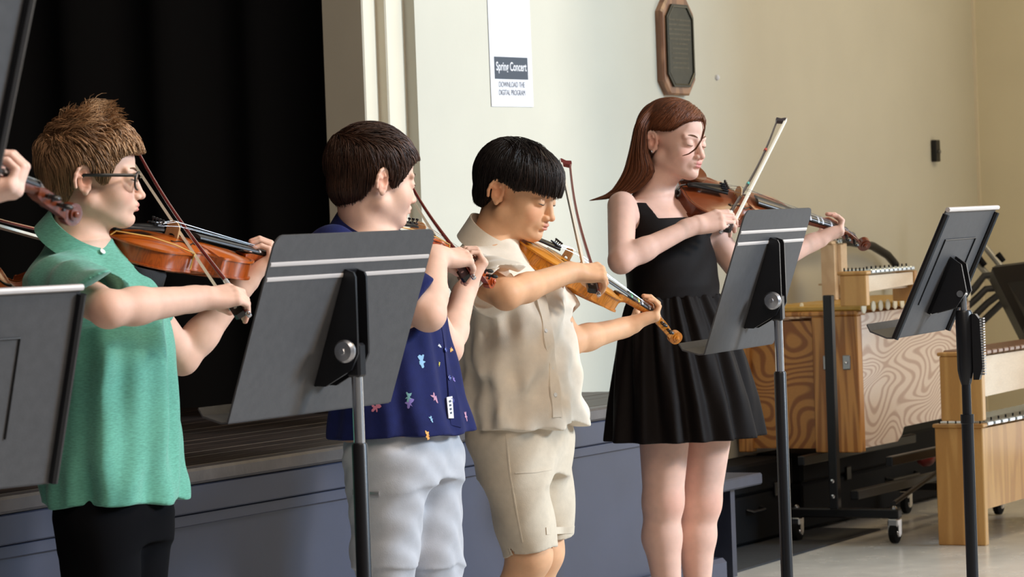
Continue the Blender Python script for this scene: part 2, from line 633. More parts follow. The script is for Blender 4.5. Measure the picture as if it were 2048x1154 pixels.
def pz(py):
    return (213 - py) * (hit(1020, 213, 1, WALL_Y)[2] - hit(1020, 100, 1, WALL_Y)[2]) / -113.0


MB().box((pw * 0.10, -0.0014, pz(158)), (pw * 0.89, -0.0011, pz(114))).out(t, 'title_panel', M['ink'], smooth=False)
text_mesh('Spring Concert', 0.036, 'title_text', t, M['paper'], (pw * 0.495, -0.0017, pz(141)), (math.pi / 2, 0, 0), xscale=pw * 0.70 / 0.2155, bold=0.0006)
text_mesh('DOWNLOAD THE', 0.023, 'caption_text', t, M['grey_ink'], (pw * 0.495, -0.0013, pz(174)), (math.pi / 2, 0, 0), xscale=pw * 0.63 / 0.193)
text_mesh('DIGITAL PROGRAM', 0.023, 'caption_text', t, M['grey_ink'], (pw * 0.495, -0.0013, pz(190)), (math.pi / 2, 0, 0), xscale=pw * 0.70 / 0.224)

# plaque: octagonal wooden board with bronze tablet
q0 = hit(1316, 190, 1, WALL_Y)
q1 = hit(1380, 190, 1, WALL_Y)
qw = q1[0] - q0[0]
qtop = hit(1345, -3, 1, WALL_Y)[2]
qh = qtop - q0[2]
t = thing('wall_plaque', 'octagonal dark bronze memorial plaque on a brown wooden board', 'plaque', (q0[0], WALL_Y, q0[2]))
c = 0.045


def octo(x0, x1, z0, z1, c):
    return [(x0 + c, z0), (x1 - c, z0), (x1, z0 + c), (x1, z1 - c), (x1 - c, z1), (x0 + c, z1), (x0, z1 - c), (x0, z0 + c)]


mb = MB()
o1 = octo(0, qw, 0, qh, c)
o2 = octo(0.006, qw - 0.006, 0.006, qh - 0.006, c)
mb.loft([[(x, -0.0, z) for x, z in o1], [(x, -0.018, z) for x, z in o1], [(x, -0.024, z) for x, z in o2]])
mb.out(t, 'board', M['plaque_wood'], smooth=False)
i0 = 0.022
o3 = octo(i0, qw - i0 * 0.8, i0 * 1.2, qh - i0, c * 0.9)
o4 = octo(i0 + 0.008, qw - i0 * 0.8 - 0.008, i0 * 1.2 + 0.008, qh - i0 - 0.008, c * 0.86)
mb = MB()
mb.loft([[(x, -0.0241, z) for x, z in o3], [(x, -0.031, z) for x, z in o3], [(x, -0.031, z) for x, z in o4], [(x, -0.028, z) for x, z in o4]])
mb.out(t, 'tablet', M['bronze'], smooth=False)
mb = MB()
for (xa, za), (xb, zb) in zip(o4, o4[1:] + o4[:1]):
    mb.tube([(xa, -0.031, za), (xb, -0.031, zb)], 0.0022, 5)
mb.out(t, 'tablet_rim', M['bronze_hi'])
mb = MB()
r_ = random.Random(3)
zz = qh - 0.075
while zz > 0.08:
    half = qw * (0.33 if zz > qh * 0.55 else 0.24)
    x = qw * 0.5 - half
    while x < qw * 0.5 + half:
        l = r_.uniform(0.003, 0.010)
        mb.box((x, -0.0288, zz), (min(x + l, qw * 0.5 + half), -0.0279, zz + 0.0055))
        x += l + 0.0025
    zz -= 0.0155
o = mb.out(t, 'raised_lettering', M['bronze_hi'], smooth=False)
o['kind'] = 'stuff'

h0 = hit(1866, 302, 1, WALL_Y)
t = thing('wall_latch', 'small dark metal latch plate on the wall near the corner', 'latch', (h0[0], WALL_Y, h0[2]))
hh = 0.042
MB().box((-0.022, -0.022, -hh), (0.022, -0.0, hh), 0.003).out(t, 'plate', M['black_metal'])
MB().cyl((0.0, -0.024, -0.004), (0.0, -0.032, -0.004), 0.006, 10).out(t, 'screw', M['dull_steel'])
h1 = hit(1433, 155, 1, WALL_Y)
tag(MB().lathe((h1[0], WALL_Y, h1[2]), (0, -1, 0), [(0, 0.010), (0.006, 0.009), (0.010, 0.004)], 10).out(None, 'wall_hook', M['paper']),
    'tiny white adhesive hook stuck on the bare wall right of the plaque', 'hook')


# ------------------------------------------------------------------ music stands
def music_stand(label, X, Y, ztop, yaw, tilt, W=0.508, H=0.318, style='knob', foot=True, pole_x=None, ledge=0.062):
    """desk local frame: x along the width, y up the slope, z towards the reader; built around the pole axis"""
    t = thing('music_stand', label, 'music stand', (X, Y, 0))
    t.rotation_euler = (0, 0, yaw)
    ct, sn = math.cos(tilt), math.sin(tilt)
    # slope frame in the stand's frame: +y of the stand points to the reader
    ex = np.array([1.0, 0, 0])
    ey = np.array([0, -sn, ct])
    ez = np.array([0, ct, sn])
    top = np.array([0, 0, ztop]) + np.array([0, -0.0, 0])

    def P(x, y, z):
        return top + ex * x + ey * (y - H) + ez * z
    # sheet with rounded top corners and a forward lip
    n = 6
    r = 0.022 if style == 'knob' else 0.012
    out = [(-W / 2, 0.0)]
    out += [(-W / 2 + r - r * math.cos(a), H - r + r * math.sin(a)) for a in np.linspace(0, math.pi / 2, n)]
    out += [(W / 2 - r + r * math.sin(a), H - r + r * math.cos(a)) for a in np.linspace(0, math.pi / 2, n)]
    out += [(W / 2, 0.0)]
    mb = MB()
    th = 0.0016
    mb.loft([[P(x, y, -th) for x, y in out], [P(x, y, th) for x, y in out]])
    mb.out(t, 'desk', M['stand_grey'])
    mb = MB()
    lp = [(0.0, -0.001), (0.012, -0.006), (ledge - 0.012, -0.008), (ledge, 0.002)]
    lw = W / 2 - 0.002
    for (z0, y0), (z1, y1_) in zip(lp, lp[1:]):
        mb.loft([[P(-lw, y0 - th, z0), P(lw, y0 - th, z0), P(lw, y0 + th, z0), P(-lw, y0 + th, z0)],
                 [P(-lw, y1_ - th, z1), P(lw, y1_ - th, z1), P(lw, y1_ + th, z1), P(-lw, y1_ + th, z1)]])
    mb.out(t, 'ledge', M['stand_grey'])
    if style == 'knob':
        for yy in (H * 0.845, H * 0.765):
            mb = MB()
            mb.tube([P(-W / 2 + 0.004, yy, -0.0012), P(W / 2 - 0.004, yy, -0.0012)], 0.0042, 8, flat=0.5, up=ez)
            mb.out(t, 'ridge', M['ridge'])
    else:
        for sx in (-1, 1):
            mb = MB()
            mb.tube([P(sx * W / 2, 0.0, -0.004), P(sx * W / 2, H - 0.01, -0.004)], 0.0075, 8)
            mb.out(t, 'side_rim', M['black_metal'])
        mb = MB()
        mb.tube([P(-W / 2, H, -0.003), P(W / 2, H, -0.003)], 0.0052, 8)
        mb.out(t, 'top_rim', M['ridge'])
        mb = MB()
        a, b_ = W * 0.30, H * 0.76
        mb.tube([P(-a, H * 0.25, -0.003), P(-a, b_, -0.003), P(a, b_, -0.003), P(a, H * 0.25, -0.003)], 0.0016, 6)
        mb.out(t, 'embossed_panel', M['black_metal'])
    yc = H * 0.40
    piv = P(0, yc, -0.052)
    if style == 'knob':
        mb = MB()
        for sx in (-0.017, 0.017):
            prof = [(H * 0.80, -0.003), (H * 0.80, -0.020), (H * 0.78, -0.026), (yc, -0.068), (yc - 0.03, -0.064), (H * 0.17, -0.024), (H * 0.15, -0.003)]
            mb.loft([[P(sx - 0.0025, y, z) for y, z in prof], [P(sx + 0.0025, y, z) for y, z in prof]])
        mb.loft([[P(x, H * 0.15, z) for x, z in ((-0.019, -0.0025), (0.019, -0.0025), (0.019, -0.007), (-0.019, -0.007))],
                 [P(x, H * 0.80, z) for x, z in ((-0.019, -0.0025), (0.019, -0.0025), (0.019, -0.007), (-0.019, -0.007))]])
        mb.out(t, 'bracket', M['black_metal'])
        mb = MB()
        mb.lathe(piv - ex * 0.021, -ex, [(0, 0.008), (0.008, 0.009), (0.010, 0.019), (0.016, 0.0195), (0.021, 0.016), (0.023, 0.006), (0.026, 0.005)], 24)
        mb.out(t, 'knob', M['dull_steel'], label='round silver adjusting knob')
        mb = MB()
        mb.lathe(piv + ex * 0.020, ex, [(0, 0.009), (0.007, 0.009), (0.009, 0.006)], 12)
        mb.out(t, 'bolt', M['steel'])
        mb = MB()
        mb.box((piv[0] - 0.012, piv[1] - 0.013, piv[2] - 0.045), (piv[0] + 0.012, piv[1] + 0.013, piv[2] + 0.012), 0.004)
        mb.out(t, 'pivot_block', M['black_metal'])
        zt = piv[2] - 0.04
        zj = zt - 0.115
        MB().cyl((piv[0], piv[1], zj - 0.05), (piv[0], piv[1], zt), 0.0095).out(t, 'inner_tube', M['steel'])
        MB().lathe((piv[0], piv[1], 0.03), (0, 0, 1), [(0, 0.0135), (zj - 0.03 - 0.004, 0.0135), (zj - 0.03, 0.0115)], 20).out(t, 'outer_tube', M['black_metal'])
        pole_r = 0.0135
    else:
        mb = MB()
        prof = [(H * 0.62, -0.003), (H * 0.60, -0.03), (yc + 0.01, -0.062), (yc - 0.03, -0.055), (H * 0.18, -0.014), (H * 0.18, -0.003)]
        for sx in (-0.020, 0.020):
            mb.loft([[P(sx - 0.003, y, z) for y, z in prof], [P(sx + 0.003, y, z) for y, z in prof]])
        mb.loft([[P(x, H * 0.17, z) for x, z in ((-0.023, -0.0025), (0.023, -0.0025), (0.023, -0.010), (-0.023, -0.010))],
                 [P(x, H * 0.60, z) for x, z in ((-0.023, -0.0025), (0.023, -0.0025), (0.023, -0.010), (-0.023, -0.010))]])
        mb.out(t, 'bracket', M['black_metal'])
        mb = MB()
        mb.lathe(piv - ex * 0.026, ex, [(0, 0.007), (0.052, 0.007)], 12)
        mb.cyl(piv, piv - np.array([0, 0, 0.05]), 0.007, 10)
        mb.out(t, 'pivot', M['steel'])
        zt = piv[2] - 0.035
        MB().lathe((piv[0], piv[1], zt - 0.155), (0, 0, 1), [(0, 0.010), (0.012, 0.0135), (0.03, 0.017), (0.15, 0.018), (0.155, 0.015)], 18).out(t, 'clutch_body', M['black_metal'])
        mb = MB()
        mb.loft([[(piv[0] + x, piv[1] - 0.018 - y, z) for x, y in ((-0.008, 0), (0.008, 0), (0.008, d), (-0.008, d))]
                 for z, d in ((zt - 0.145, 0.012), (zt - 0.12, 0.020), (zt - 0.02, 0.017), (zt - 0.008, 0.008))])
        mb.out(t, 'clutch_lever', M['black_metal'])
        mb = MB()
        zz = zt - 0.135
        while zz < zt - 0.015:
            mb.box((piv[0] - 0.0075, piv[1] - 0.0425, zz), (piv[0] + 0.0075, piv[1] - 0.034, zz + 0.003))
            zz += 0.0055
        mb.out(t, 'lever_ribs', M['dull_steel'], smooth=False)
        zj = zt - 0.235
        MB().cyl((piv[0], piv[1], zj - 0.02), (piv[0], piv[1], zt - 0.15), 0.0095).out(t, 'inner_tube', M['black_metal'])
        MB().lathe((piv[0], piv[1], 0.03), (0, 0, 1), [(0, 0.0125), (zj - 0.032, 0.0125), (zj - 0.030, 0.0140), (zj - 0.012, 0.0140), (zj - 0.012, 0.011)], 20).out(t, 'outer_tube', M['black_metal'])
        pole_r = 0.0125
    for k_ in range(3):
        a = math.radians(90 + 120 * k_)
        d = np.array([math.cos(a), math.sin(a), 0])
        b0 = np.array([piv[0], piv[1], 0])
        mb = MB()
        mb.tube([b0 + d * 0.008 + [0, 0, 0.075], b0 + d * 0.06 + [0, 0, 0.045], b0 + d * 0.24 + [0, 0, 0.0105]], 0.009, 8)
        mb.sphere(b0 + d * 0.24 + [0, 0, 0.0105], 0.0105, 8, 6)
        mb.out(t, 'leg', M['black_metal'])
    return t


def stand_from(label, px, py, d, yaw, tilt, **kw):
    """px,py,d: middle of the desk's top edge"""
    p = at(px, py, d)
    return music_stand(label, p[0], p[1], p[2], yaw, tilt, **kw)


stand_from('dark grey music stand with silver knob standing in front of the person in green', 718, 464, 5.42, 0.0, math.radians(19.5))
stand_from('music stand with silver knob standing before the person in the black dress', 1560, 418, 7.05, math.radians(6), math.radians(19), H=0.318, W=0.46)
stand_from('tall-necked black music stand standing alone at the far right', 1944, 416, 6.75, math.radians(6), math.radians(25), H=0.285, W=0.40, style='clutch')
stand_from('music stand with black rimmed desk at the bottom left corner', -120, 588, 4.62, math.radians(-15), math.radians(17), H=0.305, W=0.508, style='clutch')
stand_from('raised music stand cut off at the top left corner', -178, -140, 3.6, math.radians(0), math.radians(17), H=0.34, W=0.46, style='clutch')


# ------------------------------------------------------------------ classroom percussion
def post_bar_row(t, n, x0, dx, y0, y1_, z, m, mend, name='bar', w=0.028, th=0.018, ends=True, taper=0.0):
    for i in range(n):
        xa = x0 + i * dx
        sh = taper * i
        o = MB().box((xa, y0 + sh, z), (xa + w, y1_ - sh, z + th), 0.004).out(t, name, m)
        if ends:
            MB().lathe((xa + w / 2, y0 + sh - 0.0005, z + th * 0.5), (0, -1, 0), [(0, w * 0.42), (0.003, w * 0.40), (0.005, w * 0.25)], 10).out(o, 'bar_end', mend)


# big bass xylophone (fir plywood box on the cart)
c0 = hit(1725, 897, 0, 9.90)
BX, BY = 9.90, c0[1]
bz0 = c0[2]
bz1 = hit(1725, 628, 0, 9.90)[2]
bx1 = hit(1940, 640, 1, BY)[0]
LX = bx1 - BX
HZ = bz1 - bz0
DY = WALL_Y - 0.02 - BY
t = thing('bass_xylophone', 'large plywood bass xylophone with yellow bars on a wheeled cart', 'xylophone', (BX, BY, bz0))
# long side panel with an arched cut-out at the bottom
ar = [(0.0, 0.0), (LX * 0.30, 0.0), (LX * 0.34, 0.02), (LX * 0.36, 0.045), (LX * 0.96, 0.05), (LX, 0.05), (LX, HZ), (0.0, HZ)]
mb = MB()
mb.prism([(x, z) for x, z in ar], 0.0, 0.018, axis=1)
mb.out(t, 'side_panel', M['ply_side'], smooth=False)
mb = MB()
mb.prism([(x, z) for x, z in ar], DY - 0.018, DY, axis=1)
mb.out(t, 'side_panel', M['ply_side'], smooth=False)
yq = hit(1672, 700, 0, 9.9)[1] - BY
ym = hit(1630, 700, 0, 9.9)[1] - BY
MB().box((-0.022, -0.004, -0.012), (0.02, yq - 0.006, HZ - 0.004), 0.003).out(t, 'end_post', M['pine_post'])
MB().box((-0.022, yq + 0.0, -0.012), (0.02, ym, HZ - 0.006), 0.003).out(t, 'end_post', M['pine_post'])
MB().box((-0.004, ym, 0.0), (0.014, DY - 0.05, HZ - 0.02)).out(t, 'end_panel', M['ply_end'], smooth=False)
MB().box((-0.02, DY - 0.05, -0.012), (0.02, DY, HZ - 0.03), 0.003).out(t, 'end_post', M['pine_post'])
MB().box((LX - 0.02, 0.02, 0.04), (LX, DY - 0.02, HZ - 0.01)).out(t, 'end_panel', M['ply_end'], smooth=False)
MB().box((-0.028, -0.008, HZ - 0.004), (0.05, DY, HZ + 0.012), 0.004).out(t, 'top_cap', M['pine_post'])
for yy in (hit(1694, 725, 0, 9.88)[1] - BY, hit(1655, 725, 0, 9.88)[1] - BY):
    zz = hit(1690, 725, 0, 9.88)[2] - bz0
    o = MB().box((-0.027, yy - 0.014, zz - 0.024), (-0.0215, yy + 0.014, zz + 0.024), 0.003).out(t, 'latch_plate', M['dull_steel'])
    MB().lathe((-0.027, yy, zz), (-1, 0, 0), [(0, 0.006), (0.006, 0.005), (0.008, 0.002)], 10).out(o, 'latch_screw', M['steel'])
nb = 15
post_bar_row(t, nb, 0.06, (LX - 0.08) / nb, -0.02, DY - 0.09, HZ + 0.012, M['yellow_bar'], M['bar_end'], w=0.044, th=0.020)
post_bar_row(t, 1, -0.026, 0.05, -0.02, DY - 0.05, HZ + 0.013, M['yellow_bar'], M['bar_end'], w=0.050, th=0.016)
for k in range(5):
    MB().lathe((-0.001, 0.03 + k * 0.085, HZ + 0.029), (0, 0, 1), [(0, 0.007), (0.008, 0.006), (0.012, 0.003)], 10).out(t, 'bar_peg', M['bar_end'])
for k in range(4):
    MB().cyl((0.03 + 0.09 * k, DY - 0.12, 0.02), (0.03 + 0.09 * k, DY - 0.12, HZ - 0.02), 0.022, 12).out(t, 'resonator_tube', M['rosewood_bar'])

# two small metal-bar glockenspiels standing on it


def glock(name, label, X, Y, z, L, D, H, endw, m_end, m_side, bars, m_bar, gap=0.05, pegs=True, group=None, D2=None, overhang=0.0, nb=9):
    """end blocks across Y at each end, side rails along X, bars on top; D at the near end, D2 at the far end"""
    D2 = D if D2 is None else D2
    t = thing(name, label, 'glockenspiel' if 'glock' in name else 'metallophone', (X, Y, z))
    MB().box((0, 0, 0), (0.03, D, H - 0.012), 0.003).out(t, 'end_block', m_end)
    MB().box((-0.006, -0.006, H - 0.012), (0.036, D + 0.006, H), 0.003).out(t, 'end_cap', m_end)
    MB().box((L - 0.03, (D - D2) / 2, 0), (L, (D + D2) / 2, H - 0.012), 0.003).out(t, 'end_block', m_end)
    for s in (0, 1):
        ya = 0.004 if s == 0 else D - 0.016
        yb = (D - D2) / 2 + 0.004 if s == 0 else (D + D2) / 2 - 0.016
        mb = MB()
        mb.loft([[(0.031, ya, gap), (0.031, ya + 0.012, gap), (0.031, ya + 0.012, H - 0.016), (0.031, ya, H - 0.016)],
                 [(L - 0.031, yb, gap + 0.01), (L - 0.031, yb + 0.012, gap + 0.01), (L - 0.031, yb + 0.012, H - 0.016), (L - 0.031, yb, H - 0.016)]])
        mb.out(t, 'side_rail', m_side, smooth=False)
    MB().box((0.032, 0.03, gap), (L - 0.032, min(D, D2) - 0.03, gap + 0.006)).out(t, 'bottom_board', m_side, smooth=False)
    dx = (L - 0.07) / nb
    for i in range(nb):
        xa = 0.045 + i * dx
        sh = (D - D2) / 2 * i / nb
        o = MB().box((xa, -0.004 + sh - overhang, H - 0.010), (xa + dx * 0.80, D + 0.004 - sh, H + 0.004), 0.003).out(t, 'bar', m_bar)
        if pegs:
            MB().cyl((xa + dx * 0.4, 0.02 + sh, H + 0.0042), (xa + dx * 0.4, 0.02 + sh, H + 0.013), 0.0028, 6).out(o, 'pin', M['rubber'])
    if pegs:
        for i in range(6):
            MB().cyl((0.015, 0.012 + i * (D - 0.024) / 5, H), (0.015, 0.012 + i * (D - 0.024) / 5, H + 0.011), 0.0026, 6).out(t, 'pin', M['rubber'])
    return t


btop = bz1 + 0.033
g0 = hit(1733, 612, 2, btop)
gy1 = hit(1680, 600, 0, g0[0])[1]
gh = hit(1733, 542, 0, g0[0])[2] - btop
glock('glockenspiel', 'small glockenspiel with silver bars standing on the big plywood xylophone', g0[0], g0[1], btop, 0.46, gy1 - g0[1], gh,
      0.03, M['oak'], M['oak_pale'], 9, M['alu_bar'], gap=0.045, D2=0.08, nb=10)
g0 = hit(1645, 600, 2, btop)
g0[0] = max(g0[0], BX + 0.06)
gx = g0[0]
gyr = hit(1645, 560, 0, gx)[1]
gyl = hit(1560, 560, 0, gx)[1]
gh2 = hit(1640, 482, 0, gx)[2] - btop
t = glock('glockenspiel', 'narrow pale wooden glockenspiel behind the music stand of the person in the black dress', gx, gyr, btop, 0.115, min(gyl, WALL_Y - 0.16) - gyr, gh2, 0.03,
          M['oak_pale'], M['oak_pale'], 9, M['alu_bar'], gap=0.05, nb=2)

# stacked metallophones at the right edge
e0 = hit(1972, 1092, 2, 0.0)
ex0, ey0 = e0[0], e0[1]
eyl = hit(1877, 1088, 0, ex0)[1]
eh = hit(1972, 848, 0, ex0)[2]
low = glock('metallophone', 'bottom metallophone of the right-hand stack with a honey oak frame standing on the floor', ex0, ey0, 0.0, 0.95, eyl - ey0, eh, 0.03,
            M['oak'], M['oak'], 9, M['alu_bar'], gap=0.115, nb=14, D2=0.2)
u0 = hit(1966, 842, 2, eh + 0.0145)
uy1 = hit(1882, 830, 0, u0[0])[1]
uh = hit(1966, 704, 0, u0[0])[2] - (eh + 0.0145)
t = glock('alto_metallophone', 'upper instrument of the right-hand stack with pale sides and rosewood bars', u0[0], u0[1], eh + 0.0145, 0.80, uy1 - u0[1], uh, 0.03,
          M['oak'], M['oak_pale'], 9, M['rosewood_bar'], gap=0.075, pegs=False, overhang=0.0, nb=14)
t['category'] = 'xylophone'
t.name = 'alto_xylophone'

# black wheeled cart under the big xylophone
w1 = hit(1600, 1082, 2, 0.0)
w2 = hit(1786, 1088, 2, 0.0)
cx = 0.5 * (w1[0] + w2[0])
t = thing('instrument_cart', 'black tube cart on castors carrying the plywood xylophone', 'cart', (cx, w2[1], 0))
cyw = w1[1] - w2[1]
cl = 0.95
for sx in (0.0, cl):
    MB().box((sx - 0.018, -0.02, 0.082), (sx + 0.018, cyw + 0.03, 0.112), 0.004).out(t, 'foot_bar', M['black_metal'])
    pxp = hit(1668, 800, 0, cx - 0.02)[1] - w2[1]
    zt_ = hit(1668, 590, 0, cx - 0.04)[2]
    MB().box((sx - 0.022 - 0.03 * (sx == 0), pxp - 0.015, 0.112), (sx + 0.008 - 0.03 * (sx == 0), pxp + 0.015, zt_ if sx == 0 else 0.26), 0.003).out(t, 'post', M['black_metal'])
    for zz in (0.155, 0.205):
        MB().lathe((sx - 0.0225 - 0.03 * (sx == 0), pxp, zz), (-1, 0, 0), [(0, 0.008), (0.005, 0.007), (0.007, 0.003)], 10).out(t, 'bolt', M['steel'])
MB().box((0.0, cyw * 0.4 - 0.015, 0.14), (cl, cyw * 0.4 + 0.015, 0.17), 0.003).out(t, 'long_rail', M['black_metal'])
for yy in (0.0, cyw * 0.9):
    MB().box((-0.03, yy - 0.012, bz0 - 0.045), (cl, yy + 0.012, bz0 - 0.014), 0.003).out(t, 'support_rail', M['black_metal'])
MB().tube([(0, 0.0, 0.13), (cl * 0.5, 0.02, 0.20), (cl, 0.02, bz0 - 0.03)], 0.008, 8).out(t, 'brace', M['black_metal'])
for sx in (0.0, cl):
    for yy in (0.0, cyw):
        o = MB().box((sx - 0.02, yy - 0.018, 0.055), (sx + 0.02, yy + 0.018, 0.081), 0.004).out(t, 'castor_fork', M['steel'])
        MB().lathe((sx, yy - 0.013 - 0.0, 0.034), (0, 1, 0), [(0, 0.026), (0.004, 0.033), (0.022, 0.033), (0.026, 0.026)], 20).out(o, 'wheel', M['rubber'])
        MB().lathe((sx, yy - 0.014, 0.034), (0, -1, 0), [(0, 0.014), (0.004, 0.012)], 12).out(o, 'hub', M['steel'])
        for s2 in (-1, 1):
            MB().box((sx - 0.012, yy + s2 * 0.017 - 0.002, 0.03), (sx + 0.012, yy + s2 * 0.017 + 0.002, 0.06)).out(o, 'fork_cheek', M['steel'])
        MB().lathe((sx, yy, 0.112), (0, 0, 1), [(0, 0.010), (0.006, 0.009), (0.010, 0.004)], 10).out(o, 'stem_nut', M['steel'])
# push handle bent over the instruments
hA = hit(1600, 484, 0, BX + 0.10)
yh = hA[1] - w2[1]
hz = hA[2]
pth = [hit(1560, 486, 1, hA[1]), hA]
hp_ = []
for px, py in ((1580, 487), (1700, 484), (1745, 492), (1775, 510), (1790, 528), (1795, 560)):
    p = hit(px, py, 1, WALL_Y - 0.05)
    hp_.append(p - np.array([cx, w2[1], 0]))
hp_.append(np.array([hp_[-1][0], hp_[-1][1], bz1 + 0.02]))
MB().tube(hp_, 0.0155, 12).out(t, 'push_handle', M['black_metal'])
MB().sphere((cl * 0.62, 0.12, bz0 - 0.07), 0.05, 12, 8, (1, 0.6, 0.6)).out(t, 'parts_bag', M['red'])

# folded chairs leaning against the side wall
cA = at(2010, 600, 11.85)
t = thing('folding_chair', 'black folding chair with grey tube legs stacked by the side wall', 'chair', (cA[0], cA[1], 0))


def q(px, py, d):
    return at(px, py, d) - np.array([cA[0], cA[1], 0])


def slab(mb, a, b, c_, d_, th):
    a, b, c_, d_ = map(np.asarray, (a, b, c_, d_))
    n = N3(np.cross(b - a, d_ - a)) * th
    mb.loft([[a - n, b - n, c_ - n, d_ - n], [a + n, b + n, c_ + n, d_ + n]])


mb = MB()
slab(mb, q(1988, 533, 11.75), q(2090, 520, 11.55), q(2090, 690, 11.55), q(2050, 660, 11.75), 0.012)
mb.out(t, 'backrest', M['chair_black'])
mb = MB()
slab(mb, q(1988, 536, 11.80), q(2052, 664, 11.80), q(2050, 690, 11.95), q(1984, 560, 11.95), 0.01)
mb.out(t, 'seat', M['chair_black'])
for pp_ in ([(1950, 468), (2012, 545)], [(1946, 520), (1985, 560)]):
    mb = MB()
    mb.tube([q(pp_[0][0] - 30, pp_[0][1] - 36, 12.25), q(pp_[1][0], pp_[1][1], 12.15)], 0.012, 10)
    mb.out(t, 'tube_leg', M['chair_grey'])
for pp_ in ([(1905, 620), (1950, 575), (1968, 552), (2000, 548)], [(1925, 622), (1955, 595), (1972, 578), (1995, 576)], [(1940, 640), (1975, 606), (2010, 580)], [(1945, 662), (2010, 600)]):
    mb = MB()
    mb.tube([q(x, y, 12.05) for x, y in pp_], 0.013, 10)
    mb.out(t, 'frame_tube', M['chair_black'])
for px, py in ((1995, 507), (1958, 515)):
    mb = MB()
    mb.tube([q(px, py, 12.17), q(px + 12, py + 16, 12.17)], 0.011, 8)
    mb.out(t, 'rubber_bumper', M['rubber'])
mb = MB()
mb.tube([q(2050, 660, 11.85), q(2110, 800, 11.85), q(2140, 1046, 12.05)], 0.013, 10)
mb.out(t, 'tube_leg', M['chair_grey'])

# black equipment cases pushed against the wall behind the cart
for i, (xa, xb, hgt, lab) in enumerate(((9.30, 9.94, 0.27, 'black equipment case by the wall behind the legs of the person in the black dress'), (10.02, 11.75, 0.27, 'long black equipment case by the wall under the plywood xylophone'))):
    t = thing('equipment_case', lab, 'case', (xa, WALL_Y - 0.185, 0), group='black cases along the wall')
    L_ = xb - xa
    MB().box((0, 0.0, 0.012), (L_, 0.17, hgt * 0.62), 0.008).out(t, 'body', M['rubber'])
    MB().box((-0.003, -0.003, hgt * 0.62 + 0.002), (L_ + 0.003, 0.173, hgt), 0.010).out(t, 'lid', M['rubber'])
    for u in (0.22, 0.78):
        MB().box((L_ * u - 0.02, -0.010, hgt * 0.55), (L_ * u + 0.02, -0.0035, hgt * 0.72), 0.002).out(t, 'latch', M['black_metal'])
    MB().tube([(L_ * 0.42, -0.002, hgt * 0.45), (L_ * 0.43, -0.022, hgt * 0.43), (L_ * 0.57, -0.022, hgt * 0.43), (L_ * 0.58, -0.002, hgt * 0.45)], 0.006, 8).out(t, 'handle', M['black_metal'])
    for u in (0.06, 0.94):
        MB().box((L_ * u - 0.02, 0.02, 0.0), (L_ * u + 0.02, 0.15, 0.0115)).out(t, 'foot', M['rubber'])


# ------------------------------------------------------------------ implicit surfaces for bodies and cloth
def smin(a, b, k):
    if k <= 0:
        return np.minimum(a, b)
    h = np.maximum(k - np.abs(a - b), 0.0) / k
    return np.minimum(a, b) - h * h * k * 0.25


class Prim:
    def __init__(s, fn, lo, hi, k=0.0, op='+'):
        s.fn, s.lo, s.hi, s.k, s.op = fn, np.asarray(lo, float), np.asarray(hi, float), k, op


def rc(a, b, r1, r2, k=0.01, op='+'):
    """round cone"""
    a, b = np.asarray(a, float), np.asarray(b, float)
    ba = b - a
    L2 = max(float(ba @ ba), 1e-9)

    def fn(x, y, z):
        px, py, pz_ = x - a[0], y - a[1], z - a[2]
        t = np.clip((px * ba[0] + py * ba[1] + pz_ * ba[2]) / L2, 0, 1)
        return np.sqrt((px - t * ba[0]) ** 2 + (py - t * ba[1]) ** 2 + (pz_ - t * ba[2]) ** 2) - (r1 + (r2 - r1) * t)
    r = np.array([[r1] * 3, [r2] * 3])
    return Prim(fn, np.minimum(a - r1, b - r2), np.maximum(a + r1, b + r2), k, op)


def rcut(a, b, r1, r2, k=0.01, op='+', ca=None, cb=0.0, cn=None):
    """cone with a flat end at b (and at a if ca is given)"""
    a, b = np.asarray(a, float), np.asarray(b, float)
    d = N3(b - a)
    L_ = np.linalg.norm(b - a)
    ext = 0.0 if cn is None else 0.06
    base = rc(a, b + d * ext, r1, r2 + (r2 - r1) * ext / L_)
    be = b + d * cb
    c = d if cn is None else N3(cn)

    def fn(x, y, z):
        v = base.fn(x, y, z)
        v = np.maximum(v, (x - be[0]) * c[0] + (y - be[1]) * c[1] + (z - be[2]) * c[2])
        if ca is not None:
            v = np.maximum(v, -((x - a[0]) * d[0] + (y - a[1]) * d[1] + (z - a[2]) * d[2]) - ca)
        return v
    return Prim(fn, base.lo, base.hi, k, op)


def ell(c, r, A=None, k=0.01, op='+'):
    """ellipsoid, A rows are its axes"""
    c, r = np.asarray(c, float), np.asarray(r, float)
    A = np.eye(3) if A is None else np.asarray(A, float)

    def fn(x, y, z):
        px, py, pz_ = x - c[0], y - c[1], z - c[2]
        q = [(px * A[i, 0] + py * A[i, 1] + pz_ * A[i, 2]) / r[i] for i in range(3)]
        k0 = np.sqrt(q[0] ** 2 + q[1] ** 2 + q[2] ** 2)
        k1 = np.sqrt((q[0] / r[0]) ** 2 + (q[1] / r[1]) ** 2 + (q[2] / r[2]) ** 2) + 1e-9
        return k0 * (k0 - 1) / k1
    e = np.abs(A.T) @ r
    return Prim(fn, c - e, c + e, k, op)


LS = [1.0]


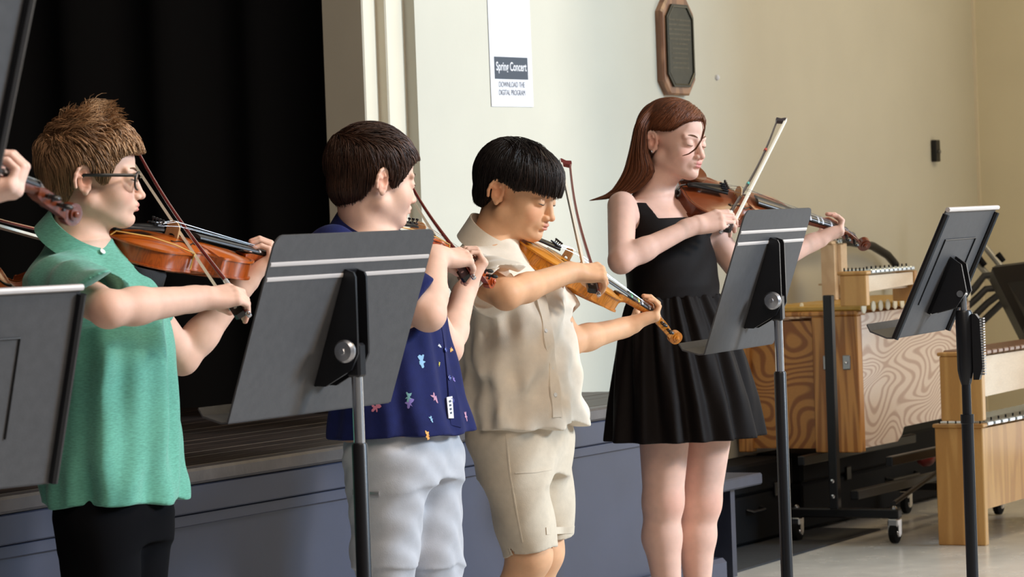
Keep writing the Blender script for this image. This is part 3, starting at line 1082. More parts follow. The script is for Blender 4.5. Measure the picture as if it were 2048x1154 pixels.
def loft(secs, lat, fwd, k=0.01, op='+', p=2.3, wob=None, soft=True):
    """stack of super-ellipses; secs: (centre, r_lateral, r_front) from top to bottom or back"""
    secs = sorted(secs, key=lambda s: s[0][2])
    secs = [(c_, a_ * LS[0], b_ * LS[0]) for c_, a_, b_ in secs]
    zs = np.array([s[0][2] for s in secs])
    cs = np.array([s[0] for s in secs])
    rl = np.array([s[1] for s in secs])
    rf = np.array([s[2] for s in secs])
    lat, fwd = N3(lat), N3(fwd)
    # smooth table
    zz = np.linspace(zs[0], zs[-1], 200)

    def sm(v):
        u = np.interp(zz, zs, v)
        if soft:
            ker = np.hanning(13)
            ker /= ker.sum()
            u = np.convolve(np.pad(u, 6, 'edge'), ker, 'valid')
        return u
    tx, ty, tl, tf = sm(cs[:, 0]), sm(cs[:, 1]), sm(rl), sm(rf)

    def fn(x, y, z):
        cx, cy, a, b = (np.interp(z, zz, v) for v in (tx, ty, tl, tf))
        dx, dy = x - cx, y - cy
        u = (dx * lat[0] + dy * lat[1])
        v = (dx * fwd[0] + dy * fwd[1])
        rho = (np.abs(u / a) ** p + np.abs(v / b) ** p + 1e-9) ** (1 / p)
        d = (rho - 1) * np.minimum(a, b)
        if wob is not None:
            d = d - wob(np.arctan2(v / b, u / a), z)
        d = np.maximum(d, np.maximum(z - zs[-1], zs[0] - z))
        return d
    R = max(rl.max(), rf.max()) + 0.03
    lo = np.array([cs[:, 0].min() - R, cs[:, 1].min() - R, zs[0]])
    hi = np.array([cs[:, 0].max() + R, cs[:, 1].max() + R, zs[-1]])
    return Prim(fn, lo, hi, k, op)


def surfnets(F, lo, h):
    s = F < 0
    c = np.zeros(tuple(n - 1 for n in F.shape), np.uint8)
    for dx in (0, 1):
        for dy in (0, 1):
            for dz in (0, 1):
                c += s[dx:F.shape[0] - 1 + dx, dy:F.shape[1] - 1 + dy, dz:F.shape[2] - 1 + dz]
    mixed = (c > 0) & (c < 8)
    idx = np.argwhere(mixed)
    if len(idx) == 0:
        return np.zeros((0, 3)), np.zeros((0, 4), int)
    corners = [(dx, dy, dz) for dx in (0, 1) for dy in (0, 1) for dz in (0, 1)]
    V = [F[idx[:, 0] + a, idx[:, 1] + b, idx[:, 2] + c_] for a, b, c_ in corners]
    acc = np.zeros((len(idx), 3))
    cnt = np.zeros(len(idx))
    for i in range(8):
        for j in range(i + 1, 8):
            df = [corners[j][q_] - corners[i][q_] for q_ in range(3)]
            if sum(abs(v) for v in df) != 1:
                continue
            cr = (V[i] < 0) != (V[j] < 0)
            t = np.where(cr, V[i] / np.where(cr, V[i] - V[j], 1), 0)
            for q_ in range(3):
                acc[:, q_] += np.where(cr, corners[i][q_] + t * df[q_], 0)
            cnt += cr
    verts = np.asarray(lo) + h * (idx + acc / cnt[:, None])
    imap = np.full(mixed.shape, -1, np.int32)
    imap[tuple(idx.T)] = np.arange(len(idx))
    faces = []
    for ax in range(3):
        o1, o2 = (ax + 1) % 3, (ax + 2) % 3
        sl0 = [slice(None)] * 3
        sl1 = [slice(None)] * 3
        sl0[ax] = slice(0, F.shape[ax] - 1)
        sl1[ax] = slice(1, F.shape[ax])
        a, b = s[tuple(sl0)], s[tuple(sl1)]
        e = np.argwhere(a != b)
        ok = (e[:, o1] >= 1) & (e[:, o2] >= 1) & (e[:, o1] < mixed.shape[o1]) & (e[:, o2] < mixed.shape[o2])
        e = e[ok]
        if len(e) == 0:
            continue
        inside = a[tuple(e.T)]
        qd = []
        for d1, d2 in ((-1, -1), (0, -1), (0, 0), (-1, 0)):
            g = e.copy()
            g[:, o1] += d1
            g[:, o2] += d2
            qd.append(imap[tuple(g.T)])
        qd = np.stack(qd, 1)
        qd[~inside] = qd[~inside][:, ::-1]
        faces.append(qd)
    faces = np.concatenate(faces)
    faces = faces[(faces >= 0).all(1)]
    return verts, faces


def field_mesh(prims, lo, hi, h, post=None, relax=1, normals=False):
    lo, hi = np.asarray(lo, float), np.asarray(hi, float)
    n = np.ceil((hi - lo) / h).astype(int) + 1
    ax = [(lo[i] + h * np.arange(n[i])).astype(np.float32) for i in range(3)]
    F = np.full(tuple(n), 0.06, np.float32)
    for p in prims:
        mrg = p.k + 3 * h
        i0 = np.maximum(np.floor((p.lo - mrg - lo) / h).astype(int), 0)
        i1 = np.minimum(np.ceil((p.hi + mrg - lo) / h).astype(int) + 1, n)
        if (i1 <= i0).any():
            continue
        sl = tuple(slice(i0[i], i1[i]) for i in range(3))
        x = ax[0][sl[0]][:, None, None]
        y = ax[1][sl[1]][None, :, None]
        z = ax[2][sl[2]][None, None, :]
        d = p.fn(x, y, z).astype(np.float32)
        if p.op == '+':
            F[sl] = smin(F[sl], d, p.k)
        elif p.op == '-':
            F[sl] = -smin(-F[sl], d, p.k)
    if post is not None:
        F = post(F, ax[0][:, None, None], ax[1][None, :, None], ax[2][None, None, :]).astype(np.float32)
    v, f = surfnets(F, lo, h)
    if len(v) == 0:
        return (v, f, v) if normals else (v, f)
    inner = ((v > lo + 1.6 * h) & (v < lo + (n - 1) * h - 1.6 * h)).all(1)[:, None]
    for _ in range(relax):
        acc = np.zeros_like(v)
        cnt = np.zeros(len(v))
        for a, b in ((0, 1), (1, 2), (2, 3), (3, 0)):
            for q_ in range(3):
                acc[:, q_] += np.bincount(f[:, a], v[f[:, b], q_], len(v)) + np.bincount(f[:, b], v[f[:, a], q_], len(v))
            cnt += np.bincount(f[:, a], minlength=len(v)) + np.bincount(f[:, b], minlength=len(v))
        # leave border vertices where they are
        v = np.where((cnt[:, None] > 0) & inner, 0.5 * v + 0.5 * acc / np.maximum(cnt, 1)[:, None], v)
    if not normals:
        return v, f
    g = np.clip((v - lo) / h, 1, n - 2.001)
    nr = np.zeros_like(v)

    def samp(p):
        i = np.clip(np.floor(p).astype(int), 0, n - 2)
        t = p - i
        r = 0
        for dx in (0, 1):
            for dy in (0, 1):
                for dz in (0, 1):
                    w = (t[:, 0] if dx else 1 - t[:, 0]) * (t[:, 1] if dy else 1 - t[:, 1]) * (t[:, 2] if dz else 1 - t[:, 2])
                    r = r + w * F[i[:, 0] + dx, i[:, 1] + dy, i[:, 2] + dz]
        return r
    for q_ in range(3):
        e = np.zeros(3)
        e[q_] = 0.75
        nr[:, q_] = samp(g + e) - samp(g - e)
    nr /= np.maximum(np.linalg.norm(nr, axis=1, keepdims=True), 1e-9)
    return v, f, nr


def bounds(prims, pad):
    lo = np.min([p.lo for p in prims if p.op == '+'], axis=0) - pad
    hi = np.max([p.hi for p in prims if p.op == '+'], axis=0) + pad
    return lo, hi


def join_vf(parts):
    vs, fs, b = [], [], 0
    for v, f in parts:
        vs.append(v)
        fs.append(f + b)
        b += len(v)
    return np.concatenate(vs), np.concatenate(fs)


# ------------------------------------------------------------------ head
class Head:
    """frame: x forward, y to the person's left, z up; origin midway between the eyes' level and ears"""

    def __init__(s, O, fwd, up, scale, jaw=1.0):
        s.O = np.asarray(O, float)
        s.fx = N3(fwd)
        s.fy = N3(np.cross(up, s.fx))
        s.fz = np.cross(s.fx, s.fy)
        s.A = np.stack([s.fx, s.fy, s.fz])
        s.s = scale

    def w(s, x, y, z):
        return s.O + s.s * (x * s.fx + y * s.fy + z * s.fz)

    def loc(s, P):
        return ((np.asarray(P) - s.O) @ s.A.T) / s.s

    def e(s, c, r, k, op='+', A=None):
        return ell(s.w(*c), np.asarray(r) * s.s, s.A if A is None else A, k * s.s, op)

    def c(s, a, b, r1, r2, k, op='+'):
        return rc(s.w(*a), s.w(*b), r1 * s.s, r2 * s.s, k * s.s, op)

    def prims(s, lidded=True, nose=1.0, lips=1.0):
        P = []
        P.append(s.e((-.010, 0, .034), (.082, .071, .068), .0))
        P.append(s.e((.022, 0, .030), (.060, .060, .055), .02))
        P.append(s.e((.034, 0, -.026), (.047, .055, .055), .02))
        P.append(s.e((.030, 0, -.052), (.044, .047, .036), .02))
        for sy in (-1, 1):
            P.append(s.c((.000, sy * .046, -.046), (.060, sy * .012, -.078), .019, .0155, .018))
            P.append(s.e((.050, sy * .033, -.030), (.025, .024, .024), .018))
        P.append(s.e((.070, 0, -.0785), (.0145, .0165, .0125), .012))
        for sy in (-1, 1):   # eye sockets then lids
            P.append(s.e((.0915, sy * .031, -.001), (.0145, .017, .0105), .012, '-'))
            P.append(s.e((.0685, sy * .0305, -.0025), (.0138, .0150, .0125), .004))
            P.append(s.c((.0805, sy * .011, .0145), (.068, sy * .046, .0155), .0055, .005, .010))
        P.append(s.e((.0735, 0, -.052), (.0165, .022, .0175), .012))
        P.append(s.c((.079, 0, .004), (.0945 * 1, 0, -.0290), .0075, .0072 * nose, .010))
        P.append(s.e((.0965, 0, -.0320), (.0082, .0085, .0072), .005))
        for sy in (-1, 1):
            P.append(s.e((.0875, sy * .0100, -.0345), (.0085, .0062, .0062), .004))
            P.append(s.e((.0905, sy * .0055, -.0405), (.0032, .0024, .0022), .002, '-'))
        # lips
        P.append(s.e((.0868, 0, -.0505), (.0060, .0150, .0048), .004))
        for sy in (-1, 1):
            P.append(s.e((.0872, sy * .005, -.0490), (.0052, .0070, .0038), .003))
        P.append(s.e((.0858, 0, -.0590), (.0062, .0125, .0052), .004))
        P.append(s.e((.0945, 0, -.0546), (.0105, .0165, .0011), .0016, '-'))
        P.append(s.e((.0860, 0, -.0665), (.006, .014, .003), .006, '-'))
        # ears
        for sy in (-1, 1):
            def E(u, v, o=0.0):
                return (-.0125 + u - .10 * v * 0, sy * (.0705 + .0030 - .50 * u + o + .06 * v), -.0060 + v + .12 * u)
            P.append(s.c(E(.008, -.016), E(-.002, .012), .0065, .0095, .006))
            P.append(s.e(E(-.001, .000, .000), (.0125, .0040, .0235), .004, A=np.stack([N3(s.fx - sy * .50 * s.fy), N3(s.fy + sy * .5 * s.fx), s.fz])))
            ring = []
            for i in range(11):
                a = math.radians(-62 + i * 27.0)
                ring.append((.0165 * math.cos(a) * (1.0 if math.cos(a) < 0 else 0.72), .0275 * math.sin(a) * (1.0 if math.sin(a) > 0 else 0.92)))
            for (u0, v0), (u1, v1) in zip(ring, ring[1:]):
                P.append(s.c(E(u0, v0, .004), E(u1, v1, .004), .0036, .0036, .0022))
            for (u0, v0), (u1, v1) in zip(ring[3:8], ring[4:9]):
                P.append(s.c(E(u0 * .72, v0 * .74, -.001), E(u1 * .72, v1 * .74, -.001), .0050, .0050, .003))
            P.append(s.e(E(.004, -.001, .007), (.0070, .0055, .0100), .003, '-'))
            P.append(s.e(E(-.002, .014, .0075), (.0060, .0040, .0065), .003, '-'))
            P.append(s.e(E(.0035, -.0230, .003), (.0062, .0042, .0070), .003))
            P.append(s.e(E(.0115, -.004, .002), (.0036, .0036, .0058), .003))
        return P


def lash_mesh(H, sy, theta=24, r=.0010, eye=(.0685, .0305, -.0025), rr=(.0142, .0154, .0129)):
    mb = MB()
    pts = []
    for i in range(13):
        ph = math.radians(-58 + 116 * i / 12)
        th = math.radians(theta - 10 * abs(math.sin(ph)))
        pts.append(H.w(eye[0] + rr[0] * math.cos(ph) * math.cos(th), sy * eye[1] + rr[1] * math.sin(ph) * math.cos(th), eye[2] - rr[2] * math.sin(th)))
    rad = [r * H.s * (0.4 + 0.6 * math.sin(math.pi * i / 12)) for i in range(13)]
    mb.tube(pts, rad, 6)
    return mb


def brow_mesh(H, sy, surf=None):
    mb = MB()
    pts, rad = [], []
    for i in range(9):
        t = i / 8
        pts.append(H.w(.0862 - .0175 * t ** 1.6, sy * (.0125 + .034 * t), .0150 + .0055 * math.sin(math.pi * t * 0.9)))
        rad.append(H.s * (.0022 * math.sin(math.pi * (0.12 + 0.85 * t)) + .0003))
    mb.tube(pts, rad, 6, flat=0.75)
    return mb


# ------------------------------------------------------------------ hand
FING = {'index': (.022, (.033, .020, .016), .0072), 'middle': (.0075, (.036, .023, .017), .0074),
        'ring': (-.0075, (.033, .021, .017), .0070), 'pinky': (-.0215, (.026, .016, .0145), .0062)}


def hand_prims(wrist, d, n, thumb_side, flex, size=1.0, thumb=None, spread=0.0, wr=.021, palm=.070):
    """d: wrist->knuckles, n: back of the hand, thumb_side: +1/-1 along s = d x n"""
    d = N3(d)
    n = N3(np.asarray(n) - d * np.dot(n, d))
    s_ = np.cross(d, n) * thumb_side
    W = np.asarray(wrist, float)
    z = size
    P = [rc(W - d * .02 * z, W + d * .012 * z, wr * z * .95, .0215 * z, .012)]
    tips = {}
    for nm, (off, ph, r) in FING.items():
        f = flex.get(nm, flex['all'])
        kn = W + z * (d * (palm + .004 * (nm == 'middle') - .006 * (nm == 'pinky')) + s_ * off + n * (.003 - .35 * abs(off) ** 1.0 * .25))
        P.append(rc(W + z * (d * .012 + s_ * off * .45), kn - n * .002 * z, .0125 * z, .0092 * z, .009 * z))
        sp = spread * off / .022
        cur = kn
        dr = N3(d + s_ * sp)
        ang = 0
        pts = [kn]
        for j, L in enumerate(ph):
            ang += math.radians(f[j])
            v = N3(dr * math.cos(ang) - n * math.sin(ang))
            nx = cur + v * L * z
            r0_, r1_ = r * (1 - .09 * j), r * (1 - .09 * (j + 1))
            P.append(rc(cur, nx, r0_ * z, r1_ * z, (.006 if j == 0 else .0015) * z))
            cur = nx
            pts.append(cur)
        tips[nm] = pts
    if thumb is None:
        thumb = [(.55, .75, -.25), (.85, .35, -.35), (.95, .0, -.30)]
    cur = W + z * (d * .016 + s_ * .016 - n * .005)
    pts = [cur]
    for j, (L, r0_, r1_) in enumerate(((.034, .0125, .0100), (.026, .0092, .0085), (.021, .0084, .0068))):
        a, b, c = thumb[j]
        v = N3(d * a + s_ * b + n * c)
        nx = cur + v * L * z
        P.append(rc(cur, nx, r0_ * z, r1_ * z, (.010 if j == 0 else .003) * z))
        cur = nx
        pts.append(cur)
    tips['thumb'] = pts
    # palm pads
    P.append(ell(W + z * (d * .040 - n * .008 + s_ * .002), (.034 * z, .026 * z, .012 * z), np.stack([d, s_, n]), .010 * z))
    return P, tips


# ------------------------------------------------------------------ hair
def ellip_out(q, c, r):
    """project head-local points onto the ellipsoid c,r (radially)"""
    v = (q - c) / r
    return c + v / np.maximum(np.linalg.norm(v, axis=-1, keepdims=True), 1e-6) * r


HC = np.array([-.010, 0, .034])
HR = np.array([.082, .071, .068])
FC = np.array([.022, 0, .030])
FR = np.array([.060, .060, .055])


def scalp_out(q, extra):
    """push points outside the union of skull and forehead ellipsoids grown by extra"""
    for c, r in ((HC, HR), (FC, FR)):
        rr = r + np.asarray(extra)[..., None] if np.ndim(extra) else r + extra
        v = (q - c) / rr
        l = np.linalg.norm(v, axis=-1, keepdims=True)
        q = np.where(l < 1, c + v / np.maximum(l, 1e-6) * rr, q)
    return q


def scalp_in(q, extra, zlim):
    l = None
    for c, r in ((HC, HR), (FC, FR)):
        rr = r + np.asarray(extra)[:, None]
        v = (q - c) / rr
        n = np.linalg.norm(v, axis=-1, keepdims=True)
        if l is None:
            l, best = n, c + v / n * rr
        else:
            best = np.where(n < l, c + v / n * rr, best)
            l = np.minimum(l, n)
    return np.where((l > 1) & (q[:, 2:3] > zlim), best, q)


def strand_mesh(paths, rad, cols, sides=3):
    """paths (N,S,3) -> tapered 3-sided tubes"""
    N_, S, _ = paths.shape
    t = np.gradient(paths, axis=1)
    t /= np.maximum(np.linalg.norm(t, axis=2, keepdims=True), 1e-9)
    ref = np.array([0.31, 0.52, 0.79])
    e1 = np.cross(t, ref)
    e1 /= np.maximum(np.linalg.norm(e1, axis=2, keepdims=True), 1e-9)
    e2 = np.cross(t, e1)
    rings = []
    for k in range(sides):
        a = 2 * math.pi * k / sides
        rings.append(paths + rad[..., None] * (math.cos(a) * e1 + math.sin(a) * e2))
    V = np.stack(rings, 2)           # N,S,sides,3
    idx = np.arange(N_ * S * sides).reshape(N_, S, sides)
    a = idx[:, :-1, :]
    b = np.roll(a, -1, axis=2)
    c = np.roll(idx[:, 1:, :], -1, axis=2)
    d = idx[:, 1:, :]
    F = np.stack([a, b, c, d], -1).reshape(-1, 4)
    C = np.repeat(np.repeat(cols[:, None, :], S, 1)[:, :, None, :], sides, 2)
    return V.reshape(-1, 3), F, C.reshape(-1, 3)


HS = [None]     # hair cap of the head being combed


def over_shell(W, shell, g, eps=.0009):
    """lift strand points that would lie inside the hair cap onto its surface"""
    sv, sf = shell
    bvh = BVHTree.FromPolygons(sv.tolist(), sf.tolist())
    m, S_, _ = W.shape
    e = eps * g.uniform(.3, 2.6, m)
    for i in range(m):
        for j in range(1, S_):
            loc, nrm, _, d = bvh.find_nearest(Vector(W[i, j]))
            if loc is None:
                continue
            k = (W[i, j, 0] - loc[0]) * nrm[0] + (W[i, j, 1] - loc[1]) * nrm[1] + (W[i, j, 2] - loc[2]) * nrm[2]
            if k < e[i]:
                W[i, j] = np.array(loc) + np.array(nrm) * e[i]
    return W


def grow_hair(H, zmin, crown, n, length, steps, thick, base_col, var, flow, rad=.0011, stop=None, seed=1, lift=None, root_keep=None, curl=0.0, hang=.03, free=False):
    """strands combed over the skull; all in head-local units"""
    g = np.random.default_rng(seed)
    d = g.normal(size=(n * 3, 3))
    d /= np.linalg.norm(d, axis=1, keepdims=True)
    roots = scalp_out(HC + d * HR * 0.99, 0.0)
    keep = roots[:, 2] > zmin(roots[:, 0], roots[:, 1]) + 0.002
    if root_keep is not None:
        keep &= root_keep(roots)
    roots = roots[keep][:n]
    m = len(roots)
    L = length(roots) * g.uniform(0.75, 1.12, m)
    step = L / (steps - 1)
    q = roots.copy()
    path = [q.copy()]
    jit = g.normal(size=(m, 3)) * 0.16
    th = thick(roots) * g.uniform(0.55, 1.1, m)
    ph = g.uniform(0, 6.28, m)
    for i in range(1, steps):
        u = i / (steps - 1)
        v = flow(q, crown, u) + jit
        v /= np.maximum(np.linalg.norm(v, axis=1, keepdims=True), 1e-6)
        # keep to the tangent of the skull; below its equator simply hang
        nrm = (q - HC) / HR ** 2
        nrm /= np.linalg.norm(nrm, axis=1, keepdims=True)
        dn = (v * nrm).sum(1, keepdims=True)
        hug = np.clip((q[:, 2:3] - hang + .03) / .03, 0, 1)
        v = v - nrm * np.where(dn < 0, dn, dn * hug * (0 if free else 1))
        down = np.array([0, 0, -1.0]) - .35 * nrm * [1, 1, 0]
        v = v * hug + down * (1 - hug)
        v /= np.maximum(np.linalg.norm(v, axis=1, keepdims=True), 1e-6)
        q = q + v * step[:, None]
        if curl:
            q = q + curl * np.stack([np.sin(ph + u * 9), np.cos(ph * 1.7 + u * 9), np.sin(ph * 2.3 + u * 7)], 1)
        ex = th * np.sqrt(np.minimum(u * 3.0, 1.0))
        if lift is not None:
            ex = ex + lift(roots, u)
        q = scalp_out(q, ex)
        if not free:
            q = scalp_in(q, ex + .0015, hang)
        if stop is not None:
            bad = stop(q, roots)
            q[bad] = path[-1][bad]
        path.append(q.copy())
    paths = np.stack(path, 1)
    W = H.O + H.s * (paths @ H.A)
    if HS[0] is not None:
        W = over_shell(W, HS[0], g)
    u = np.linspace(0, 1, steps)
    R_ = (rad * H.s * (1 - 0.75 * u ** 2.5))[None, :] * g.uniform(0.7, 1.3, (m, 1))
    c = np.clip(np.asarray(base_col)[None] * (1 + var * g.normal(size=(m, 1))), 0.001, 1)
    return strand_mesh(W, R_, c)


def hair_shell(H, zmin, thick, h=.003, bulges=()):
    """closed cap of hair under the strands"""
    c0, r0 = H.w(*HC), (HR + thick) * H.s
    c1, r1 = H.w(*FC), (FR + thick * 0.9) * H.s
    prims = [ell(c0, r0, H.A, 0.0), ell(c1, r1, H.A, 0.012 * H.s)]
    for c, r in bulges:
        prims.append(ell(H.w(*c), np.asarray(r) * H.s, H.A, 0.014 * H.s))
    lo, hi = bounds(prims, 0.012)

    def post(F, x, y, z):
        px, py, pz_ = x - H.O[0], y - H.O[1], z - H.O[2]
        lx, ly, lz = ((px * a[0] + py * a[1] + pz_ * a[2]) / H.s for a in H.A)
        cut = (zmin(lx, ly) - lz) * 0.75 * H.s
        # keep the cap hollow so that it never covers the face
        return np.maximum(F, cut)
    return field_mesh(prims, lo, hi, h, post)


# ------------------------------------------------------------------ violins and bows
OUT = [(0, 0), (1.5, 30), (6, 52), (14, 68), (26, 82), (42, 94), (60, 101), (78, 104), (98, 102.5), (116, 98), (130, 93), (140, 91.5), (147, 93.5), (151, 92),
       (151.5, 86), (154, 77), (160, 67.5), (170, 60), (184, 55.5), (198, 54.5), (212, 57), (224, 63), (232, 70), (236, 78), (238.5, 80.5), (243, 79.5),
       (250, 79), (262, 81), (276, 83.5), (290, 83), (306, 79.5), (322, 71), (336, 58), (346, 42), (352, 24), (355, 10), (355, 0)]


def outline(f=1.0, dy=0.0):
    """full outline in metres as a closed loop, counter-clockwise, scaled about the body's centre by f"""
    cx = 178.0
    pr = [((cx + (x - cx) * (f if True else 1)) / 1000, (w * f) / 1000) for x, w in OUT]
    loop = [(x, -w) for x, w in pr] + [(x, w) for x, w in pr[-2:0:-1]]
    return loop


def arch(f, h):
    u = 1 - min(f / 0.93, 1.0) ** 2.2
    return h * (u ** 1.15) - (0.0012 if 0.86 < f < 0.96 else 0.0)


def violin(label, tail, ax, nrm, size, varnish, group=None, sponge=True, band=None, tapes=True, dark_chin=True, tuners=True, rib=None):
    ax = N3(ax)
    az = N3(np.asarray(nrm) - ax * np.dot(nrm, ax))
    ay = np.cross(az, ax)
    S = size
    t = thing('violin', label, 'violin', M=frame_matrix(tail, ax * S, ay * S, az * S), group=group)
    t.scale = (S, S, S)
    vm, vr = varnish
    RH = 0.030
    fs = [1.0, 0.985, 0.955, 0.93, 0.88, 0.80, 0.68, 0.52, 0.34, 0.16]
    # top plate (top surface at z=0 at the edge), edges slightly proud
    rings = [[(x, y, -0.0045) for x, y in outline(0.99)], [(x, y, -0.0042) for x, y in outline(1.0)], [(x, y, -0.001) for x, y in outline(1.003)]]
    for f in fs:
        rings.append([(x, y, arch(f, 0.0155) + (0.0004 if f > .97 else 0)) for x, y in outline(f)])
    top = MB().loft(rings).out(t, 'top_plate', vm, sharp=60)
    rings = [[(x, y, -RH - 0.004) for x, y in outline(0.99)], [(x, y, -RH - 0.0042) for x, y in outline(1.0)], [(x, y, -RH - 0.0075) for x, y in outline(1.003)]]
    for f in fs:
        rings.append([(x, y, -RH - 0.0085 - arch(f, 0.0145)) for x, y in outline(f)])
    MB().loft(rings).out(t, 'back_plate', vr, sharp=60)
    MB().loft([[(x, y, -RH - 0.006) for x, y in outline(0.972)], [(x, y, -0.002) for x, y in outline(0.972)]]).out(t, 'ribs', vr, sharp=40)
    mb = MB()
    a, b = outline(0.962), outline(0.952)
    mb.loft([[(x, y, arch(.955, .0155) + .0009) for x, y in a], [(x, y, arch(.955, .0155) + .0009) for x, y in b]], cap=False)
    mb.out(top, 'purfling', M['ebony'], smooth=False)

    def ztop(x, y):
        # inverse of the ring construction
        best = 0
        lo_, hi_ = 0.0, 1.0
        for _ in range(18):
            f = 0.5 * (lo_ + hi_)
            xx = 178 + (x * 1000 - 178) / max(f, 1e-3)
            xs_ = [p[0] for p in OUT]
            ww = np.interp(xx, xs_, [p[1] for p in OUT]) if 0 <= xx <= 355 else 0
            if abs(y * 1000) / max(f, 1e-3) > ww or not (0 <= xx <= 355):
                lo_ = f
            else:
                hi_ = f
        return arch(hi_, 0.0155)
    # f-holes: long S with round ends
    for sy in (-1, 1):
        mb = MB()
        pts = []
        for i in range(21):
            u = i / 20
            x = 0.128 + 0.068 * u
            y = sy * (0.0505 - 0.024 * (3 * u * u - 2 * u ** 3) + (0.006 * math.sin(u * math.pi * 2)) * -1)
            pts.append((x, y, ztop(x, y) + 0.0008))
        mb.tube(pts, [0.0012 + 0.0020 * math.sin(math.pi * i / 20) for i in range(21)], 6, flat=0.25, up=(0, 0, 1))
        for x, y, r in ((0.1265, sy * 0.0455, 0.0042), (0.1965, sy * 0.0305, 0.0034)):
            mb.lathe((x, y, ztop(x, y) - 0.0005), (0, 0, 1), [(0, r), (0.0016, r * .96)], 12)
        mb.out(top, 'f_hole', M['ebony'])
    # neck, heel, fingerboard
    mb = MB()
    rings = []
    for x, hw, zl, zu in ((0.347, 0.0165, -0.036, 0.004), (0.352, 0.0165, -0.037, 0.006), (0.360, 0.0150, -0.030, 0.007), (0.368, 0.0145, -0.0150, 0.007),
                          (0.380, 0.0140, -0.0100, 0.0065), (0.44, 0.0128, -0.0095, 0.0045), (0.478, 0.0120, -0.0095, 0.003), (0.487, 0.0120, -0.0105, 0.003)):
        rg = [(x, hw * math.cos(a_), zu + (zl - zu) * math.sin(a_) ** 0.8) for a_ in np.linspace(0, math.pi, 11)]
        rings.append(rg)
    mb.loft(rings)
    neck = mb.out(t, 'neck', vr)
    mb = MB()
    rings = []
    for i in range(9):
        u = i / 8
        x = 0.216 + 0.269 * u
        hw = 0.0212 - 0.0092 * u
        zb = 0.0215 - 0.0182 * u
        th = 0.0052
        rg = [(x, hw * math.cos(a_), zb + th * (0.35 + 0.65 * math.sin(a_)) + 0.0025 * math.sin(a_)) for a_ in np.linspace(0, math.pi, 9)]
        rg += [(x, -hw, zb), (x, hw, zb)]
        rings.append(rg)
    mb.loft(rings)
    fb = mb.out(t, 'fingerboard', M['ebony_board'])
    MB().box((0.4845, -0.0122, 0.002), (0.4885, 0.0122, 0.0115), 0.001).out(t, 'nut', M['ebony'])

    def zs_(x):
        u = (x - 0.216) / 0.269
        return 0.0215 - 0.0182 * u + 0.0052 + 0.0025
    if tapes:
        for i, x in enumerate((0.452, 0.424, 0.410, 0.384)):
            u = (x - 0.216) / 0.269
            hw = 0.0212 - 0.0092 * u + 0.0004
            zb = 0.0215 - 0.0182 * u
            ring = [(x - .0022, hw * math.cos(a_), zb + 0.0006 + 0.0052 * (0.35 + 0.65 * math.sin(a_)) + 0.0025 * math.sin(a_)) for a_ in np.linspace(0, math.pi, 9)]
            mb = MB()
            mb.loft([ring, [(p[0] + .0044, p[1], p[2]) for p in ring]], cap=False, closed=False)
            mb.out(fb, 'finger_tape', M[tapes[i % len(tapes)] if isinstance(tapes, (list, tuple)) else 'paper'])
    # bridge
    BXp = 0.160
    mb = MB()
    prof = [(-.0205, .014), (-.0120, .0135), (-.0105, .019), (-.004, .021), (.004, .021), (.0105, .019), (.0120, .0135), (.0205, .014), (.0195, .022), (.0195, .036),
            (.012, .0435), (.004, .0462), (-.004, .0462), (-.012, .0435), (-.0195, .036), (-.0195, .022)]
    mb.loft([[(BXp - .0022, y, z) for y, z in prof], [(BXp + .0018 - .0016 * (z - .014) / .03, y, z) for y, z in prof]])
    mb.out(t, 'bridge', M['maple'], smooth=False)
    # tailpiece with fine tuners
    mb = MB()
    rings = []
    for x, hw, z in ((0.014, 0.0065, 0.014), (0.030, 0.0095, 0.020), (0.070, 0.0150, 0.0250), (0.110, 0.0205, 0.0290), (0.121, 0.0205, 0.0295)):
        rings.append([(x, hw * math.cos(a_), z + 0.0045 * math.sin(a_)) for a_ in np.linspace(0, math.pi, 7)] + [(x, -hw, z - .004), (x, hw, z - .004)])
    mb.loft(rings)
    tp = mb.out(t, 'tailpiece', M['ebony'])
    MB().tube([(0.016, 0.004, 0.012), (0.002, 0.006, 0.004), (-0.004, 0.003, -0.012)], 0.0012, 6).out(tp, 'tail_gut', M['ebony'])
    MB().lathe((0.0, 0, -0.016), (-1, 0, 0), [(0, .005), (.004, .0065), (.009, .006), (.011, .003)], 12).out(t, 'end_button', M['ebony'])
    for i in range(4):
        y = -0.0155 + 0.0103 * i
        if tuners:
            mb = MB()
            mb.box((0.104, y - .0022, 0.033), (0.122, y + .0022, 0.037), .0008)
            mb.lathe((0.116, y, 0.037), (0, 0, 1), [(0, .0014), (.005, .0014), (.0055, .0036), (.0095, .0036), (.010, .002)], 10)
            mb.out(tp, 'fine_tuner', M['tuner'])
        ybr = -0.0165 + 0.011 * i
        zb = 0.0462 - 0.0105 * (abs(ybr) / .0195) ** 2
        yn = -0.0082 + 0.00547 * i
        mb = MB()
        mb.tube([(0.112, y, 0.0345), (BXp, ybr, zb + .0004), (0.4865, yn, 0.0122), (0.505 + .014 * i, yn * .5, 0.002 - .004 * i)], 0.00045, 5)
        mb.out(t, 'string', M['string'])
    # chin rest on the bass side
    mb = MB()
    rings = []
    for f in (1.0, 0.97, 0.85, 0.6, 0.3):
        rings.append([(0.047 + 0.034 * f * math.cos(a_), 0.060 + 0.042 * f * math.sin(a_), 0.0285 - 0.009 * (1 - f * f) + (0.0 if f < 1 else -0.006)) for a_ in np.linspace(0, 2 * math.pi, 24, endpoint=False)])
    rings.insert(0, [(0.047 + 0.030 * math.cos(a_), 0.060 + 0.037 * math.sin(a_), 0.0120) for a_ in np.linspace(0, 2 * math.pi, 24, endpoint=False)])
    mb.loft(rings)
    cr = mb.out(t, 'chin_rest', M['ebony'] if dark_chin else M['rosewood_fit'])
